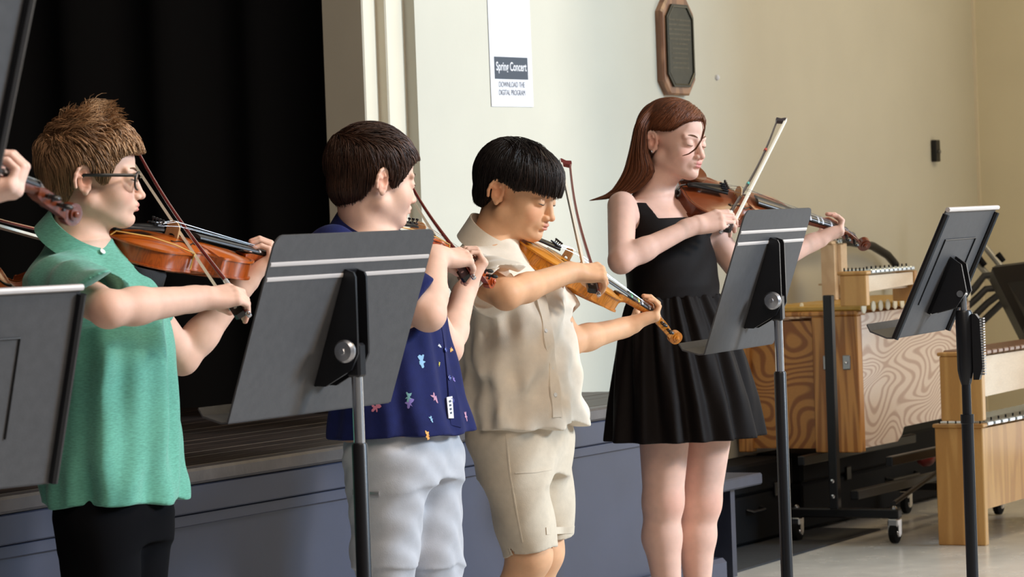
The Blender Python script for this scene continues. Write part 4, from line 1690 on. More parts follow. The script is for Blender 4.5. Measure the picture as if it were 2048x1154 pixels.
    for y in (0.008, 0.030):
        mb = MB()
        mb.tube([(0.012, y, 0.010), (-0.0045, y, 0.002), (-0.0050, y, -0.036), (0.004, y, -0.042)], 0.0016, 6)
        mb.out(cr, 'clamp', M['steel'])
    # pegbox and scroll
    mb = MB()
    rings = []
    cen = [(0.487, -0.003), (0.500, -0.0055), (0.520, -0.0105), (0.540, -0.0170), (0.555, -0.0235), (0.566, -0.0300)]
    for i, (x, z) in enumerate(cen):
        hw = 0.0120 - 0.0052 * i / 5
        hh = (0.0085, 0.0120, 0.0125, 0.0110, 0.0092, 0.0080)[i]
        nx, nz = 0.30, 0.95
        rings.append([(x - nx * 0 + dx * 0, y, z + dz) for y, dz, dx in ((-hw, -hh, 0), (hw, -hh, 0), (hw, hh * .75, 0), (hw * .55, hh * .8, 0), (hw * .5, hh * .2, 0), (-hw * .5, hh * .2, 0), (-hw * .55, hh * .8, 0), (-hw, hh * .75, 0))])
    mb.loft(rings)
    pb_ = mb.out(t, 'pegbox', vr, sharp=40)
    # scroll: spiral band whose width grows towards the eye
    mb = MB()
    C_ = np.array([0.5745, 0.0, -0.0235])
    rings = []
    nt_ = 54
    for i in range(nt_):
        th = 2 * math.pi * 2.3 * i / (nt_ - 1)
        R_ = 0.0195 * math.exp(-0.125 * th) + 0.0008
        thick = 0.0072 * math.exp(-0.135 * th) + 0.0006
        hw = 0.0078 + 0.0092 * (i / (nt_ - 1)) ** 0.9
        a_ = math.radians(215) + th
        er = np.array([math.cos(a_), 0, math.sin(a_)])
        rin = max(R_ - thick, 0.0004)
        rings.append([C_ + er * R_ + [0, -hw, 0], C_ + er * (R_ + .0006) + [0, 0, 0], C_ + er * R_ + [0, hw, 0], C_ + er * rin + [0, hw, 0], C_ + er * rin + [0, -hw, 0]])
    mb.loft(rings)
    mb.lathe(C_ - [0, 0.0165, 0], (0, 1, 0), [(0, .0028), (.001, .0042), (.032, .0042), (.033, .0028)], 14)
    mb.lathe(C_ - [0, 0.0080, 0], (0, 1, 0), [(0, .0168), (.016, .0168)], 26)
    mb.lathe(C_ - [0, 0.0115, 0], (0, 1, 0), [(0, .0105), (.023, .0105)], 22)
    mb.out(pb_, 'scroll', vr, sharp=38)
    for i, (x, sy) in enumerate(((0.505, -1), (0.520, 1), (0.534, -1), (0.548, 1))):
        z = np.interp(x, [c_[0] for c_ in cen], [c_[1] for c_ in cen])
        mb = MB()
        mb.lathe((x, -sy * 0.013, z), (0, sy, 0), [(0, .0026), (.028, .0034), (.030, .0048), (.032, .0048), (.033, .0036), (.036, .0036)], 10)
        mb.sphere((x, sy * 0.031, z), 0.0095, 10, 8, (1.0, 0.95, 0.5))
        mb.out(t, 'peg', M['ebony'])
    if sponge:
        mb = MB()
        rings = []
        for z, g in ((-RH - .009, .96), (-RH - .016, 1.0), (-RH - .056, .98), (-RH - .062, .9)):
            rings.append([(0.058 + 0.044 * g * np.sign(math.cos(a_)) * abs(math.cos(a_)) ** .45, -0.030 + 0.070 * g * np.sign(math.sin(a_)) * abs(math.sin(a_)) ** .45, z - .004) for a_ in np.linspace(0, 2 * math.pi, 28, endpoint=False)])
        mb.loft(rings)
        mb.out(t, 'shoulder_sponge', M['sponge'], sharp=50)
    if band:
        mb = MB()
        mb.tube([(-0.002, -0.006, -0.004), (0.012, -0.010, 0.010), (0.070, -0.050, 0.0145), (0.110, -0.075, 0.010), (0.1475, -0.0945, 0.002), (0.146, -0.0945, -0.030)], 0.0016, 6)
        mb.out(t, 'elastic_band', M[band])
    return t


def violin_px(label, tail, head, D, size, nrm, varnish, hlen=0.585, sign=1, **kw):
    """tail=(px,py,dd); head=(px,py) of a point hlen*size along the axis; depth solved from the length"""
    T = at(tail[0], tail[1], D + tail[2])
    L = hlen * size
    r = ray(head[0], head[1])
    o = CAM - T
    b = 2 * (r @ o)
    a = r @ r
    c = o @ o - L * L
    disc = b * b - 4 * a * c
    s = (-b + sign * math.sqrt(max(disc, 0))) / (2 * a)
    Hd = CAM + r * s
    ax = N3(Hd - T)
    v = violin(label, T, ax, nrm, size, varnish, **kw)
    az = N3(np.asarray(nrm) - ax * np.dot(nrm, ax))
    ay = np.cross(az, ax)
    return v, (lambda x, y, z: T + size * (x * ax + y * ay + z * az)), (ax, ay, az)


def bow(label, butt, tip, D, length, hair_dir, stick_m, sign=1, group=None, wrap='paper', bands=None):
    """butt=(px,py,dd); tip=(px,py); hair_dir world vector from stick to hair"""
    B = at(butt[0], butt[1], D + butt[2])
    r = ray(tip[0], tip[1])
    o = CAM - B
    b = 2 * (r @ o)
    a = r @ r
    c = o @ o - length * length
    s = (-b + sign * math.sqrt(max(b * b - 4 * a * c, 0))) / (2 * a)
    T = CAM + r * s
    ax = N3(T - B)
    az = -N3(np.asarray(hair_dir) - ax * np.dot(hair_dir, ax))
    ay = np.cross(az, ax)
    L = np.linalg.norm(T - B)
    t = thing('violin_bow', label, 'violin bow', M=frame_matrix(B, ax, ay, az), group=group)
    k = L / 0.745
    mb = MB()
    n = 22
    pts, rad = [], []
    for i in range(n):
        u = i / (n - 1)
        x = 0.012 + (L - 0.016) * u
        pts.append((x, 0, -0.010 * math.sin(math.pi * min(max((u - 0.12) / 0.88, 0), 1) ** 1.1)))
        rad.append((0.0043 - 0.0016 * u))
    mb.tube(pts, rad, 8)
    mb.out(t, 'stick', stick_m)
    mb = MB()
    prof = [(L - 0.028, -0.003), (L - 0.024, -0.022), (L - 0.002, -0.024), (L + 0.001, -0.021), (L - 0.008, -0.010), (L - 0.006, 0.003), (L - 0.02, 0.003)]
    mb.prism(prof, -0.0045, 0.0045, axis=1)
    mb.out(t, 'tip_head', stick_m, smooth=False)
    MB().box((L - 0.025, -0.0045, -0.0255), (L - 0.001, 0.0045, -0.0235)).out(t, 'tip_plate', M['bone'], smooth=False)
    mb = MB()
    mb.loft([[(0.062, -.0060, -.0185), (0.062, .0060, -.0185), (0.062, .0060, -.0240), (0.062, -.0060, -.0240)],
             [(L - 0.022, -.0052, -.0205), (L - 0.022, .0052, -.0205), (L - 0.022, .0052, -.0254), (L - 0.022, -.0052, -.0254)]])
    mb.out(t, 'bow_hair', M['bow_hair'], smooth=False)
    mb = MB()
    prof = [(0.014, -0.004), (0.014, -0.019), (0.018, -0.0235), (0.055, -0.0235), (0.060, -0.021), (0.062, -0.012), (0.056, -0.007), (0.050, -0.004)]
    mb.prism(prof, -0.0058, 0.0058, axis=1)
    fr = mb.out(t, 'frog', M['ebony'], smooth=False)
    MB().lathe((0.035, 0.0, -0.0130), (0, 1, 0), [(-.0062, .0026), (-.0058, .0034), (.0058, .0034), (.0062, .0026)], 14).out(fr, 'pearl_eye', M['pearl'])
    MB().box((0.048, -.0063, -.0240), (0.0605, .0063, -.0170), .0012).out(fr, 'ferrule', M['steel'])
    mb = MB()
    mb.lathe((0.012, 0, 0), (-1, 0, 0), [(0, .0042), (.004, .0046), (.0045, .0038), (.008, .0038), (.0085, .0046), (.0125, .0044), (.014, .0025)], 14)
    mb.out(t, 'screw_button', M['steel'])
    mb = MB()
    mb.tube([(0.064, 0, 0), (0.086, 0, -0.0003)], 0.0053, 10)
    mb.out(t, 'thumb_leather', M['ebony'])
    mb = MB()
    mb.tube([(0.086, 0, -0.0003), (0.125, 0, -0.001)], 0.0049, 10)
    mb.out(t, 'winding', M[wrap])
    for (u, c_) in bands or ():
        mb = MB()
        x = L * u
        z = -0.010 * math.sin(math.pi * ((u - 0.12) / 0.88) ** 1.1)
        mb.tube([(x, 0, z), (x + 0.012, 0, z)], 0.0046, 8)
        mb.out(t, 'colour_band', M[c_])
    return t, (lambda x, y, z: B + x * ax + y * ay + z * az), (ax, ay, az)


def varnish(name, c1, c2, coat=0.28):
    return (wood(name + '_spruce', c1, tuple(min(1, v * 1.16) for v in c1), 14, (1.2, 60, 4), 0.28, coat, sharp=(0.2, 0.8), fine=0.06),
            wood(name + '_maple', c2, tuple(min(1, v * 1.35) for v in c2), 10, (26, 3, 6), 0.28, coat, sharp=(0.15, 0.85), fine=0.06))


M['ebony'] = mat('ebony', (0.010, 0.009, 0.009), 0.30)
M['ebony_board'] = mat('worn_ebony_board', (0.035, 0.033, 0.034), 0.32)
M['rosewood_fit'] = mat('rosewood_fittings', (0.20, 0.07, 0.025), 0.3, coat=0.4)
M['tuner'] = mat('black_nickel', (0.06, 0.06, 0.065), 0.25, 0.8)
M['maple'] = mat('bridge_maple', (0.62, 0.40, 0.20), 0.5, noise=0.08, nscale=200)
M['string'] = mat('wound_string', (0.70, 0.70, 0.70), 0.25, 1.0)
M['sponge'] = mat('charcoal_sponge', (0.018, 0.018, 0.021), 0.95, bump=0.4, bscale=500)
M['bow_hair'] = mat('bow_hair', (0.88, 0.80, 0.66), 0.5)
M['bone'] = mat('bone', (0.85, 0.82, 0.75), 0.4)
M['pearl'] = mat('pearl', (0.8, 0.8, 0.8), 0.2)
M['bow_red'] = mat('red_brown_bow_stick', (0.16, 0.020, 0.016), 0.25, coat=0.5)
M['bow_dark'] = mat('dark_bow_stick', (0.035, 0.022, 0.028), 0.28, coat=0.4)
M['tape_teal'] = mat('teal_tape', (0.08, 0.42, 0.38), 0.5)
M['tape_red'] = mat('red_tape', (0.5, 0.06, 0.04), 0.5)
M['tape_yellow'] = mat('yellow_tape', (0.75, 0.68, 0.06), 0.5)
M['tape_green'] = mat('green_tape', (0.10, 0.5, 0.22), 0.5)
M['band_yellow'] = mat('yellow_elastic', (0.72, 0.44, 0.10), 0.6)
M['band_tan'] = mat('tan_elastic', (0.66, 0.42, 0.20), 0.6)
M['silver_wrap'] = mat('silver_winding', (0.78, 0.77, 0.76), 0.35, 0.5)
VAR_ORANGE = varnish('orange_varnish', (0.40, 0.080, 0.005), (0.28, 0.050, 0.004))
VAR_GOLD = varnish('golden_varnish', (0.58, 0.215, 0.016), (0.46, 0.16, 0.014))
VAR_RED = varnish('red_varnish', (0.46, 0.085, 0.010), (0.33, 0.050, 0.008))
VAR_BROWN = varnish('brown_varnish', (0.18, 0.038, 0.010), (0.125, 0.026, 0.008))


# ------------------------------------------------------------------ people
XAX = np.array([1.0, 0, 0])
AUD = np.array([0.0, -1.0, 0])      # towards the audience


def cv(r, u, v):
    """direction from image-right, image-up and away components"""
    return r * RW + u * UW + v * VW


SKIN = {}


def skin(name, c):
    return mat(name, c, 0.55, noise=0.05, nscale=45, attr=True, sss=0.10, bump=0.04, bscale=350, spec=0.28)


def cloth_mat(name, c, rough=0.85, noise=0.06, nscale=60, bump=0.14, bscale=420, sheen=0.2, stretch=None):
    return mat(name, c, rough, noise=noise, nscale=nscale, bump=bump, bscale=bscale, sheen=sheen, stretch=stretch, spec=0.25)


M['polo'] = cloth_mat('green_heather_knit', (0.125, 0.375, 0.280), noise=0.18, nscale=120, stretch=(1, 1, 4))
M['navy'] = cloth_mat('navy_cotton', (0.007, 0.011, 0.078), noise=0.12, sheen=0.03)
M['beige'] = cloth_mat('beige_cotton', (0.80, 0.70, 0.57), noise=0.04)
M['khaki'] = cloth_mat('khaki_twill', (0.64, 0.55, 0.43), noise=0.05)
M['grey_pants'] = cloth_mat('light_grey_nylon', (0.44, 0.45, 0.49), 0.6, noise=0.04)
M['black_pants'] = mat('black_cotton', (0.0035, 0.0035, 0.0045), 0.95, spec=0.08)
M['black_dress'] = mat('black_crepe', (0.0075, 0.0048, 0.0042), 0.7, spec=0.14, bump=0.1, bscale=420, noise=0.1, nscale=60)
M['dark_top'] = cloth_mat('charcoal_knit', (0.02, 0.02, 0.022))
M['hair'] = mat('hair', (0.1, 0.05, 0.03), 0.48, attr=True, spec=0.3, noise=0.18, nscale=300)
M['lash'] = mat('dark_lash', (0.035, 0.018, 0.012), 0.6)
M['brow_brown'] = mat('brown_brow', (0.16, 0.08, 0.04), 0.7)
M['shoe'] = mat('black_shoe', (0.02, 0.02, 0.022), 0.5)
M['sole'] = mat('white_sole', (0.6, 0.6, 0.6), 0.6)
M['button_white'] = mat('white_button', (0.8, 0.8, 0.78), 0.35)
M['button_blue'] = mat('blue_button', (0.03, 0.05, 0.25), 0.25)
M['frame_black'] = mat('black_glasses_frame', (0.012, 0.012, 0.012), 0.3)
gm = mat('clear_lens', (0.9, 1.0, 0.93), 0.03)
gm.node_tree.nodes['Principled BSDF'].inputs['Transmission Weight'].default_value = 1.0
gm.node_tree.nodes['Principled BSDF'].inputs['IOR'].default_value = 1.05
M['lens'] = gm


class Kid:
    def __init__(s, label, D, base_px, skin_c, lip_c, name='person'):
        s.D = D
        p = at(base_px, 500, D)
        s.base = np.array([p[0], p[1], 0.0])
        s.t = thing(name, label, 'person', s.base)
        s.P = []
        s.boxes = []
        s.skin = np.array(skin_c)
        s.lip = np.array(lip_c)
        s.spots = []      # (centre, radius, colour)
        s.mat = skin('skin', skin_c)

    def J(s, px, py, dd=0.0):
        return at(px, py, s.D + dd)

    def head(s, O, fwd, scale, neck, up=ZUP, neck_r=(.047, .054), neck_top=(-.022, 0, -.045)):
        H = s.H = Head(s.J(*O), fwd, up, scale)
        s.P += H.prims()
        s.P.append(rc(H.w(*neck_top), neck, neck_r[0] * scale, neck_r[1], 0.022))
        s.P.append(rc(H.w(.02, 0, -.045), 0.55 * np.asarray(neck) + 0.45 * H.w(.0, 0, -.06), .030 * scale, .034, 0.02))
        c = H.w(0.0, 0, -.005)
        r = .125 * scale
        s.boxes.append((c - [r, r, .128 * scale], c + [r, r, .128 * scale], .0020))
        for sy in (-1, 1):
            s.spots.append((H.w(.070, sy * .038, -.030), .026 * scale, s.skin * np.array([1.02, .80, .78]), 0.55))
            s.spots.append((H.w(-.012, sy * .076, -.006), .026 * scale, s.skin * np.array([1.0, .76, .70]), 0.7))
        s.spots.append((H.w(.100, 0, -.033), .012 * scale, s.skin * np.array([1.0, .82, .78]), 0.5))
        for y in (-.008, 0, .008):
            s.spots.append((H.w(.0905, y, -.0500), .0062 * scale, s.lip, 1.0))
            s.spots.append((H.w(.0900, y * .9, -.0590), .0070 * scale, s.lip, 1.0))
        return H

    def arm(s, sh, el, wr, r=(.043, .036, .033, .0235)):
        r = (r[0] * .93, r[1] * .87, r[2] * .87, r[3] * .94)
        s.P.append(rc(sh, el, r[0], r[1], 0.015))
        s.P.append(rc(el, el + (wr - el) * 0.35, r[1] * .96, r[2] * 1.04, 0.012))
        s.P.append(rc(el + (wr - el) * 0.3, wr, r[2] * 1.04, r[3], 0.012))
        s.spots.append((el, r[1] * 1.25, s.skin * np.array([1.0, .84, .80]), 0.5))

    def hand(s, wrist, d, n, side, flex, size=1.0, **kw):
        P, tips = hand_prims(wrist, d, n, side, flex, size, **kw)
        s.P += P
        c = np.asarray(wrist) + N3(d) * .06 * size
        r = .085 * size
        s.boxes.append((c - r, c + r, .0019))
        for k_, pts in tips.items():
            s.spots.append((pts[-1], .012 * size, s.skin * np.array([1.02, .80, .76]), 0.6))
        return tips

    def leg(s, hip, knee, ankle, r=(.075, .062, .050, .049, .031), fwd=AUD, foot=True, shoe=None):
        hip, knee, ankle = map(np.asarray, (hip, knee, ankle))
        s.P.append(rc(hip, knee, r[0], r[2] * 1.0, 0.015))
        s.P.append(ell(knee + N3(fwd) * .006 + [0, 0, .005], (.047, .047, .055), None, 0.02))
        m = knee + (ankle - knee) * 0.36 - N3(fwd) * .012
        s.P.append(rc(knee - N3(fwd) * .004, m, r[2] * .94, r[3], 0.018))
        s.P.append(rc(m, ankle, r[3], r[4], 0.018))
        if shoe is not None:
            a = np.array([ankle[0], ankle[1], 0.0])
            toe = a + N3(fwd) * 0.135
            heel = a - N3(fwd) * 0.035
            up = np.array([0, 0, 1.0])
            pr = [rc(heel + up * .036, a + N3(fwd) * .06 + up * .034, .034, .036, .01), rc(a + N3(fwd) * .06 + up * .034, toe + up * .026, .036, .028, .02),
                  rc(a + up * .05, ankle * [1, 1, 0] + up * max(ankle[2] - .01, .07), .040, .040, .02)]
            lo, hi = bounds(pr, .02)
            v, f = field_mesh(pr, lo, hi, .005, lambda F, x, y, z: np.maximum(F, .002 - z))
            part(s.t, 'shoe', v, f, shoe, origin=s.base)

    def build(s, h=.0045, post=None):
        lo, hi = bounds(s.P, 0.02)
        meshes = []
        norms = []
        v, f, nr = field_mesh(s.P, lo, hi, h, post, normals=True)
        c = v[f].mean(1)
        keep = np.ones(len(f), bool)
        for a, b, _ in s.boxes:
            m = .012
            keep &= ~((c > a + m) & (c < b - m)).all(1)
            depth = np.minimum(v - a, b - v).min(1)
            v = v - nr * (.0007 * np.clip((depth - .003) / .007, 0, 1))[:, None]
        meshes.append((v, f[keep]))
        norms.append(nr)
        done = []
        for a, b, hh in s.boxes:
            v, f, nr = field_mesh(s.P, a, b, hh, post, normals=True)
            if len(v) == 0:
                continue
            c = v[f].mean(1)
            depth = np.minimum(v - a, b - v).min(1)
            v = v - nr * (.0007 * np.clip(1 - depth / .006, 0, 1))[:, None]
            keep = np.ones(len(f), bool)
            for a2, b2 in done:
                keep &= ~((c > a2 + .004) & (c < b2 - .004)).all(1)
            meshes.append((v, f[keep]))
            norms.append(nr)
            done.append((a, b))
        v, f = join_vf(meshes)
        nr = np.concatenate(norms)
        used = np.unique(f)
        rm = np.full(len(v), -1)
        rm[used] = np.arange(len(used))
        v, f, nr = v[used], rm[f], nr[used]
        col = np.repeat(s.skin[None], len(v), 0)
        for cc, r, c_, w in s.spots:
            d = np.linalg.norm(v - np.asarray(cc), axis=1)
            k_ = np.clip((r - d) / (r * .5), 0, 1)[:, None] * w
            col = col * (1 - k_) + np.clip(c_, 0, 1) * k_
        s.body = part(s.t, 'body', v, f, s.mat, cols=col, origin=s.base)
        s.body.data.normals_split_custom_set_from_vertices(nr.tolist())
        return s.body

    def cloth(s, name, prims, mt, h=.0032, post=None, label=None, relax=2, parent=None):
        lo, hi = bounds(prims, 0.02)
        v, f = field_mesh(prims, lo, hi, h, post, relax)
        o = part(parent or s.t, name, v, f, mt, origin=s.base, label=label)
        o['_n'] = 0
        del o['_n']
        return o, BVHTree.FromPolygons([tuple(p) for p in v], [tuple(map(int, q_)) for q_ in f]), (v, f)

    def mb(s, mb_, name, mt, parent=None, **kw):
        return mb_.out(parent or s.t, name, mt, origin=s.base, **kw)

    def hairpart(s, pieces, name='hair', label=None):
        vs, fs, cs, b = [], [], [], 0
        for v, f, c in pieces:
            vs.append(v)
            fs.append(f + b)
            cs.append(c)
            b += len(v)
        return part(s.t, name, np.concatenate(vs), np.concatenate(fs), M['hair'], cols=np.concatenate(cs), origin=s.base, label=label)


def folds(*waves):
    """sum of soft ridges; wave = (amp, (kx,ky,kz) rad/m, phase, warp)"""
    def fn(F, x, y, z):
        D = 0
        for amp, k, ph, wp in waves:
            a = k[0] * x + k[1] * y + k[2] * z + ph
            a = a + wp * np.sin(9 * z + 6 * x + ph * 2) + 0.6 * wp * np.sin(17 * x - 11 * z + 13 * y + ph)
            D = D + amp * np.sin(a)
        return F + D
    return fn


def ray_to(bvh, p, d):
    hit_, nrm, i, dist = bvh.ray_cast(Vector(p), Vector(d))
    return (None, None) if hit_ is None else (np.array(hit_), np.array(nrm))


def pixel_on(bvh, px, py):
    return ray_to(bvh, CAM, N3(ray(px, py)))


def strip_on(bvh, pts_px, width, lift=.0016, th=.0012):
    """ribbon lying on the cloth through image points"""
    C_, Nn = [], []
    for a, b in zip(pts_px, pts_px[1:]):
        for u in np.linspace(0, 1, 8, endpoint=False):
            p, n = pixel_on(bvh, a[0] + (b[0] - a[0]) * u, a[1] + (b[1] - a[1]) * u)
            if p is not None:
                C_.append(p)
                Nn.append(n)
    C_, Nn = np.array(C_), np.array(Nn)
    for _ in range(2):
        C_[1:-1] = 0.25 * C_[:-2] + 0.5 * C_[1:-1] + 0.25 * C_[2:]
    for _ in range(4):
        Nn[1:-1] = 0.25 * Nn[:-2] + 0.5 * Nn[1:-1] + 0.25 * Nn[2:]
    mb_ = MB()
    rings = []
    for i in range(len(C_)):
        t_ = N3(C_[min(i + 1, len(C_) - 1)] - C_[max(i - 1, 0)])
        n = N3(Nn[i])
        s_ = N3(np.cross(t_, n))
        c = C_[i]
        rings.append([c - s_ * width / 2 - n * .002, c + s_ * width / 2 - n * .002, c + s_ * width / 2 + n * (lift), c - s_ * width / 2 + n * (lift)])
    mb_.loft(rings)
    return mb_


def button_on(kid, bvh, px, py, r, m, parent=None, lift=.0015, name='button'):
    p, n = pixel_on(bvh, px, py)
    if p is None:
        return
    mb_ = MB()
    mb_.lathe(p + n * lift, n, [(0, r), (.0012, r), (.0018, r * .75), (.0012, r * .5)], 14)
    kid.mb(mb_, name, m, parent)


def collar_mesh(c, fwd, up, r, h=.030, leaf=.048, gap=24, point=.022, flare=.020, side=1.0, back=1.0):
    """folded shirt collar around the neck: stand and leaf with front points"""
    fwd = N3(np.asarray(fwd) - np.asarray(up) * np.dot(fwd, up))
    up = N3(up)
    lat = np.cross(up, fwd)
    mb_ = MB()
    rings = []
    n = 48
    for i in range(n + 1):
        a = math.radians(gap + (360 - 2 * gap) * i / n)
        e = fwd * math.cos(a) + lat * math.sin(a)
        cf = max(0, math.cos(a)) ** 3
        w = 0.5 * (1 - math.cos(a))
        hh = h * (0.72 + 0.28 * w * back)
        lf = leaf + point * cf
        rr = r * (1 + .10 * cf)
        drop = -.030 * (1 - w)
        prof = [(rr - .001, drop - .004), (rr + .001, drop + hh * .6), (rr + .003, drop + hh), (rr + .0065, drop + hh + .001), (rr + .010 + .2 * flare, drop + hh - lf * .35),
                (rr + .010 + flare, drop + hh - lf), (rr + .0075 + flare, drop + hh - lf - .001), (rr + .006 + .15 * flare, drop + hh - lf * .35), (rr + .0035, drop + hh - .004), (rr + .002, drop)]
        rings.append([np.asarray(c) + e * x + up * z for x, z in prof])
    mb_.loft(rings)
    return mb_


def short_hair_z(tab):
    xs_ = [a for a, b in tab]
    zs_ = [b for a, b in tab]
    return lambda x, y: np.interp(x, xs_, zs_)


def radial_flow(grav=0.5, fwdz=None):
    def fl(q, crown, u):
        v = q - crown
        v = v / np.maximum(np.linalg.norm(v, axis=1, keepdims=True), 1e-6)
        v = v + np.array([0, 0, -grav])
        if fwdz is not None:
            w = np.clip((q[:, 2] - fwdz[0]) / fwdz[1], 0, 1)[:, None]
            v = v * (1 - w) + np.array(fwdz[2]) * w
        return v
    return fl


# ================================================================== child in the green polo shirt
K = Kid('person in green polo shirt and glasses playing a violin behind the near grey stand', 5.9, 215, (0.78, 0.485, 0.365), (0.64, 0.25, 0.21))
J = K.J
vio1, V1, A1 = violin_px('orange violin played by the person in the green polo', (214, 468, .035), (487, 510), 5.9, 0.94, ZUP - .42 * V0 - 0.05 * R0, VAR_ORANGE, hlen=.355,
                         band='band_yellow', tapes=['paper', 'tape_red', 'tape_yellow', 'paper'])
bow1, B1, BA1 = bow('red-brown violin bow held by the person in the green polo', (499, 631, -.10), (258, 270), 5.9, .69, cv(-.8, -.45, 0), M['bow_red'], wrap='silver_wrap')
H = K.head((183, 356, 0.0), cv(1, -.02, .10), .94, J(156, 490, 0), neck_r=(.047, .047))
# bow arm
d = N3(cv(.80, .10, .55))
n = N3(cv(-.05, .80, -.60))
W_ = B1(.040, 0, 0) - d * .083 + n * .024
K.hand(W_, d, n, -1, {'all': (38, 38, 22), 'index': (22, 42, 25), 'pinky': (30, 42, 25)}, 1.0, thumb=[(.75, .35, -.55), (.8, -.1, -.6), (.8, -.35, -.4)])
shR, elR = J(120, 562, -.085), J(216, 619, -.285)
K.arm(shR, elR, W_ - d * .012, r=(.041, .037, .036, .0245))
# left arm under the neck of the violin
NP = V1(.395, 0, -.004)
d = N3(cv(.70, .62, .25))
n = N3(cv(.55, -.75, .0))
W2 = NP - d * .052 + n * .020
K.hand(W2, d, n, 1, {'all': (55, 62, 40), 'index': (70, 60, 40)}, 1.0, thumb=[(.55, .75, -.35), (.65, .55, -.55), (.6, .4, -.7)])
shL, elL = J(240, 555, .115), J(364, 716, .245)
K.arm(shL, elL, W2 - d * .012, r=(.044, .037, .036, .025))
secs = [(J(160, 486, 0), .050, .045), (J(164, 525, 0), .080, .056), (J(172, 575, 0), .110, .078), (J(196, 620, 0), .115, .086), (J(214, 740, 0), .115, .090), (J(228, 900, 0), .118, .092), (J(236, 1000, 0), .118, .092)]
K.P.append(loft(secs, XAX, AUD, .03))
K.build()


def wob1(th, z):
    return .006 * np.sin(th * 7 + z * 5 + 1.2 * np.sin(z * 14)) * np.clip((.98 - z) / .2, 0, 1) + .004 * np.sin(th * 13 + z * 9) * np.clip((1.02 - z) / .12, 0, 1)


sec1 = [(J(158, 484, 0), .054, .052), (J(160, 506, 0), .072, .062), (J(164, 526, 0), .106, .076), (J(170, 552, 0), .134, .094), (J(192, 600, 0), .142, .108), (J(208, 700, 0), .138, .113),
        (J(214, 800, 0), .136, .115), (J(222, 900, 0), .136, .113), (J(229, 1004, 0), .137, .112)]
eS = N3(elR - shR)
sl = shR + eS * .165
eL = N3(elL - shL)
sl2 = shL + eL * .118
pr = [loft(sec1, XAX, AUD, .01, wob=wob1), rcut(shR - eS * .01, sl, .048, .062, .025, cn=cv(.50, -.80, -.35)), rcut(shL - eL * .02, sl2, .055, .054, .03),
      rcut(sl - eS * .045, sl + eS * .05, .046, .058, .003, '-', ca=0), rcut(sl2 - eL * .03, sl2 + eL * .03, .044, .044, .003, '-', ca=0)]
shirt, bv, _ = K.cloth('polo_shirt', pr, M['polo'], post=folds((.0034, (44, 30, -30), 0.4, 1.5), (.0026, (-60, 20, 45), 2.0, 1.4)))
K.mb(collar_mesh(J(155, 472, 0), N3(AUD + [0, 0, -.35]), N3(ZUP + AUD * .36), .053, h=.038, leaf=.038, gap=10, point=.016, flare=.016), 'collar', M['polo'], shirt)
button_on(K, bv, 203, 506, .0055, M['button_white'], shirt, lift=.004)
pr = [loft([(J(226, 985, 0), .112, .096), (J(230, 1030, 0), .118, .100), (J(234, 1085, 0), .110, .085)], XAX, AUD, .02)]
for (hx, kx, dd) in ((200, 206, -.058), (258, 266, .058)):
    hip, kn = J(hx, 1060, dd), J(kx, 1330, dd)
    an = np.array([*J(kx + 12, 1650, dd)[:2], .05])
    pr += [rc(hip, kn, .076, .060, .02), rcut(kn, an, .060, .056, .02)]
    K.P = []
    K.leg(hip, kn, an + [0, 0, .03], shoe=M['shoe'])
K.cloth('trousers', pr, M['black_pants'], h=.005, post=folds((.002, (30, 40, -30), 0.2, 1.0)))
# hair
zm = short_hair_z([(-.12, -.075), (-.07, -.070), (-.045, -.050), (-.033, -.020), (-.026, .022), (-.004, .024), (.006, .004), (.020, -.012), (.034, -.008), (.044, .022), (.060, .042), (.078, .050), (.12, .052)])
c1 = (0.31, 0.170, 0.085)
v, f = hair_shell(H, zm, .012, bulges=[((-.048, 0, -.020), (.046, .056, .052)), ((.035, 0, .062), (.050, .050, .040)), ((-.02, 0, .095), (.040, .040, .022))])
HS[0] = (v, f)
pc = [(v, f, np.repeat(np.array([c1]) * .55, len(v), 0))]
def sweep1(q, crown, u):
    v = radial_flow(.55, (.055, .04, (1.0, -.25, .10)))(q, crown, u)
    return v + .45 * np.stack([np.sin(q[:, 1] * 90 + q[:, 2] * 50), np.sin(q[:, 0] * 110), 0 * q[:, 0]], 1)


pc.append(grow_hair(H, zm, np.array([-.055, .0, .095]), 4200, lambda r: np.where(r[:, 2] > .07, .060, np.where(r[:, 0] < -.03, .062, .040)), 9, lambda r: .0150 + 0 * r[:, 0], c1, .33,
                    sweep1, rad=.0010, stop=lambda q, r: q[:, 2] < zm(q[:, 0], q[:, 1]) - .004, seed=2,
                    lift=lambda r, u: .016 * np.clip((r[:, 2] - .05) / .04, 0, 1) * math.sin(math.pi * min(u * 1.1, 1))))
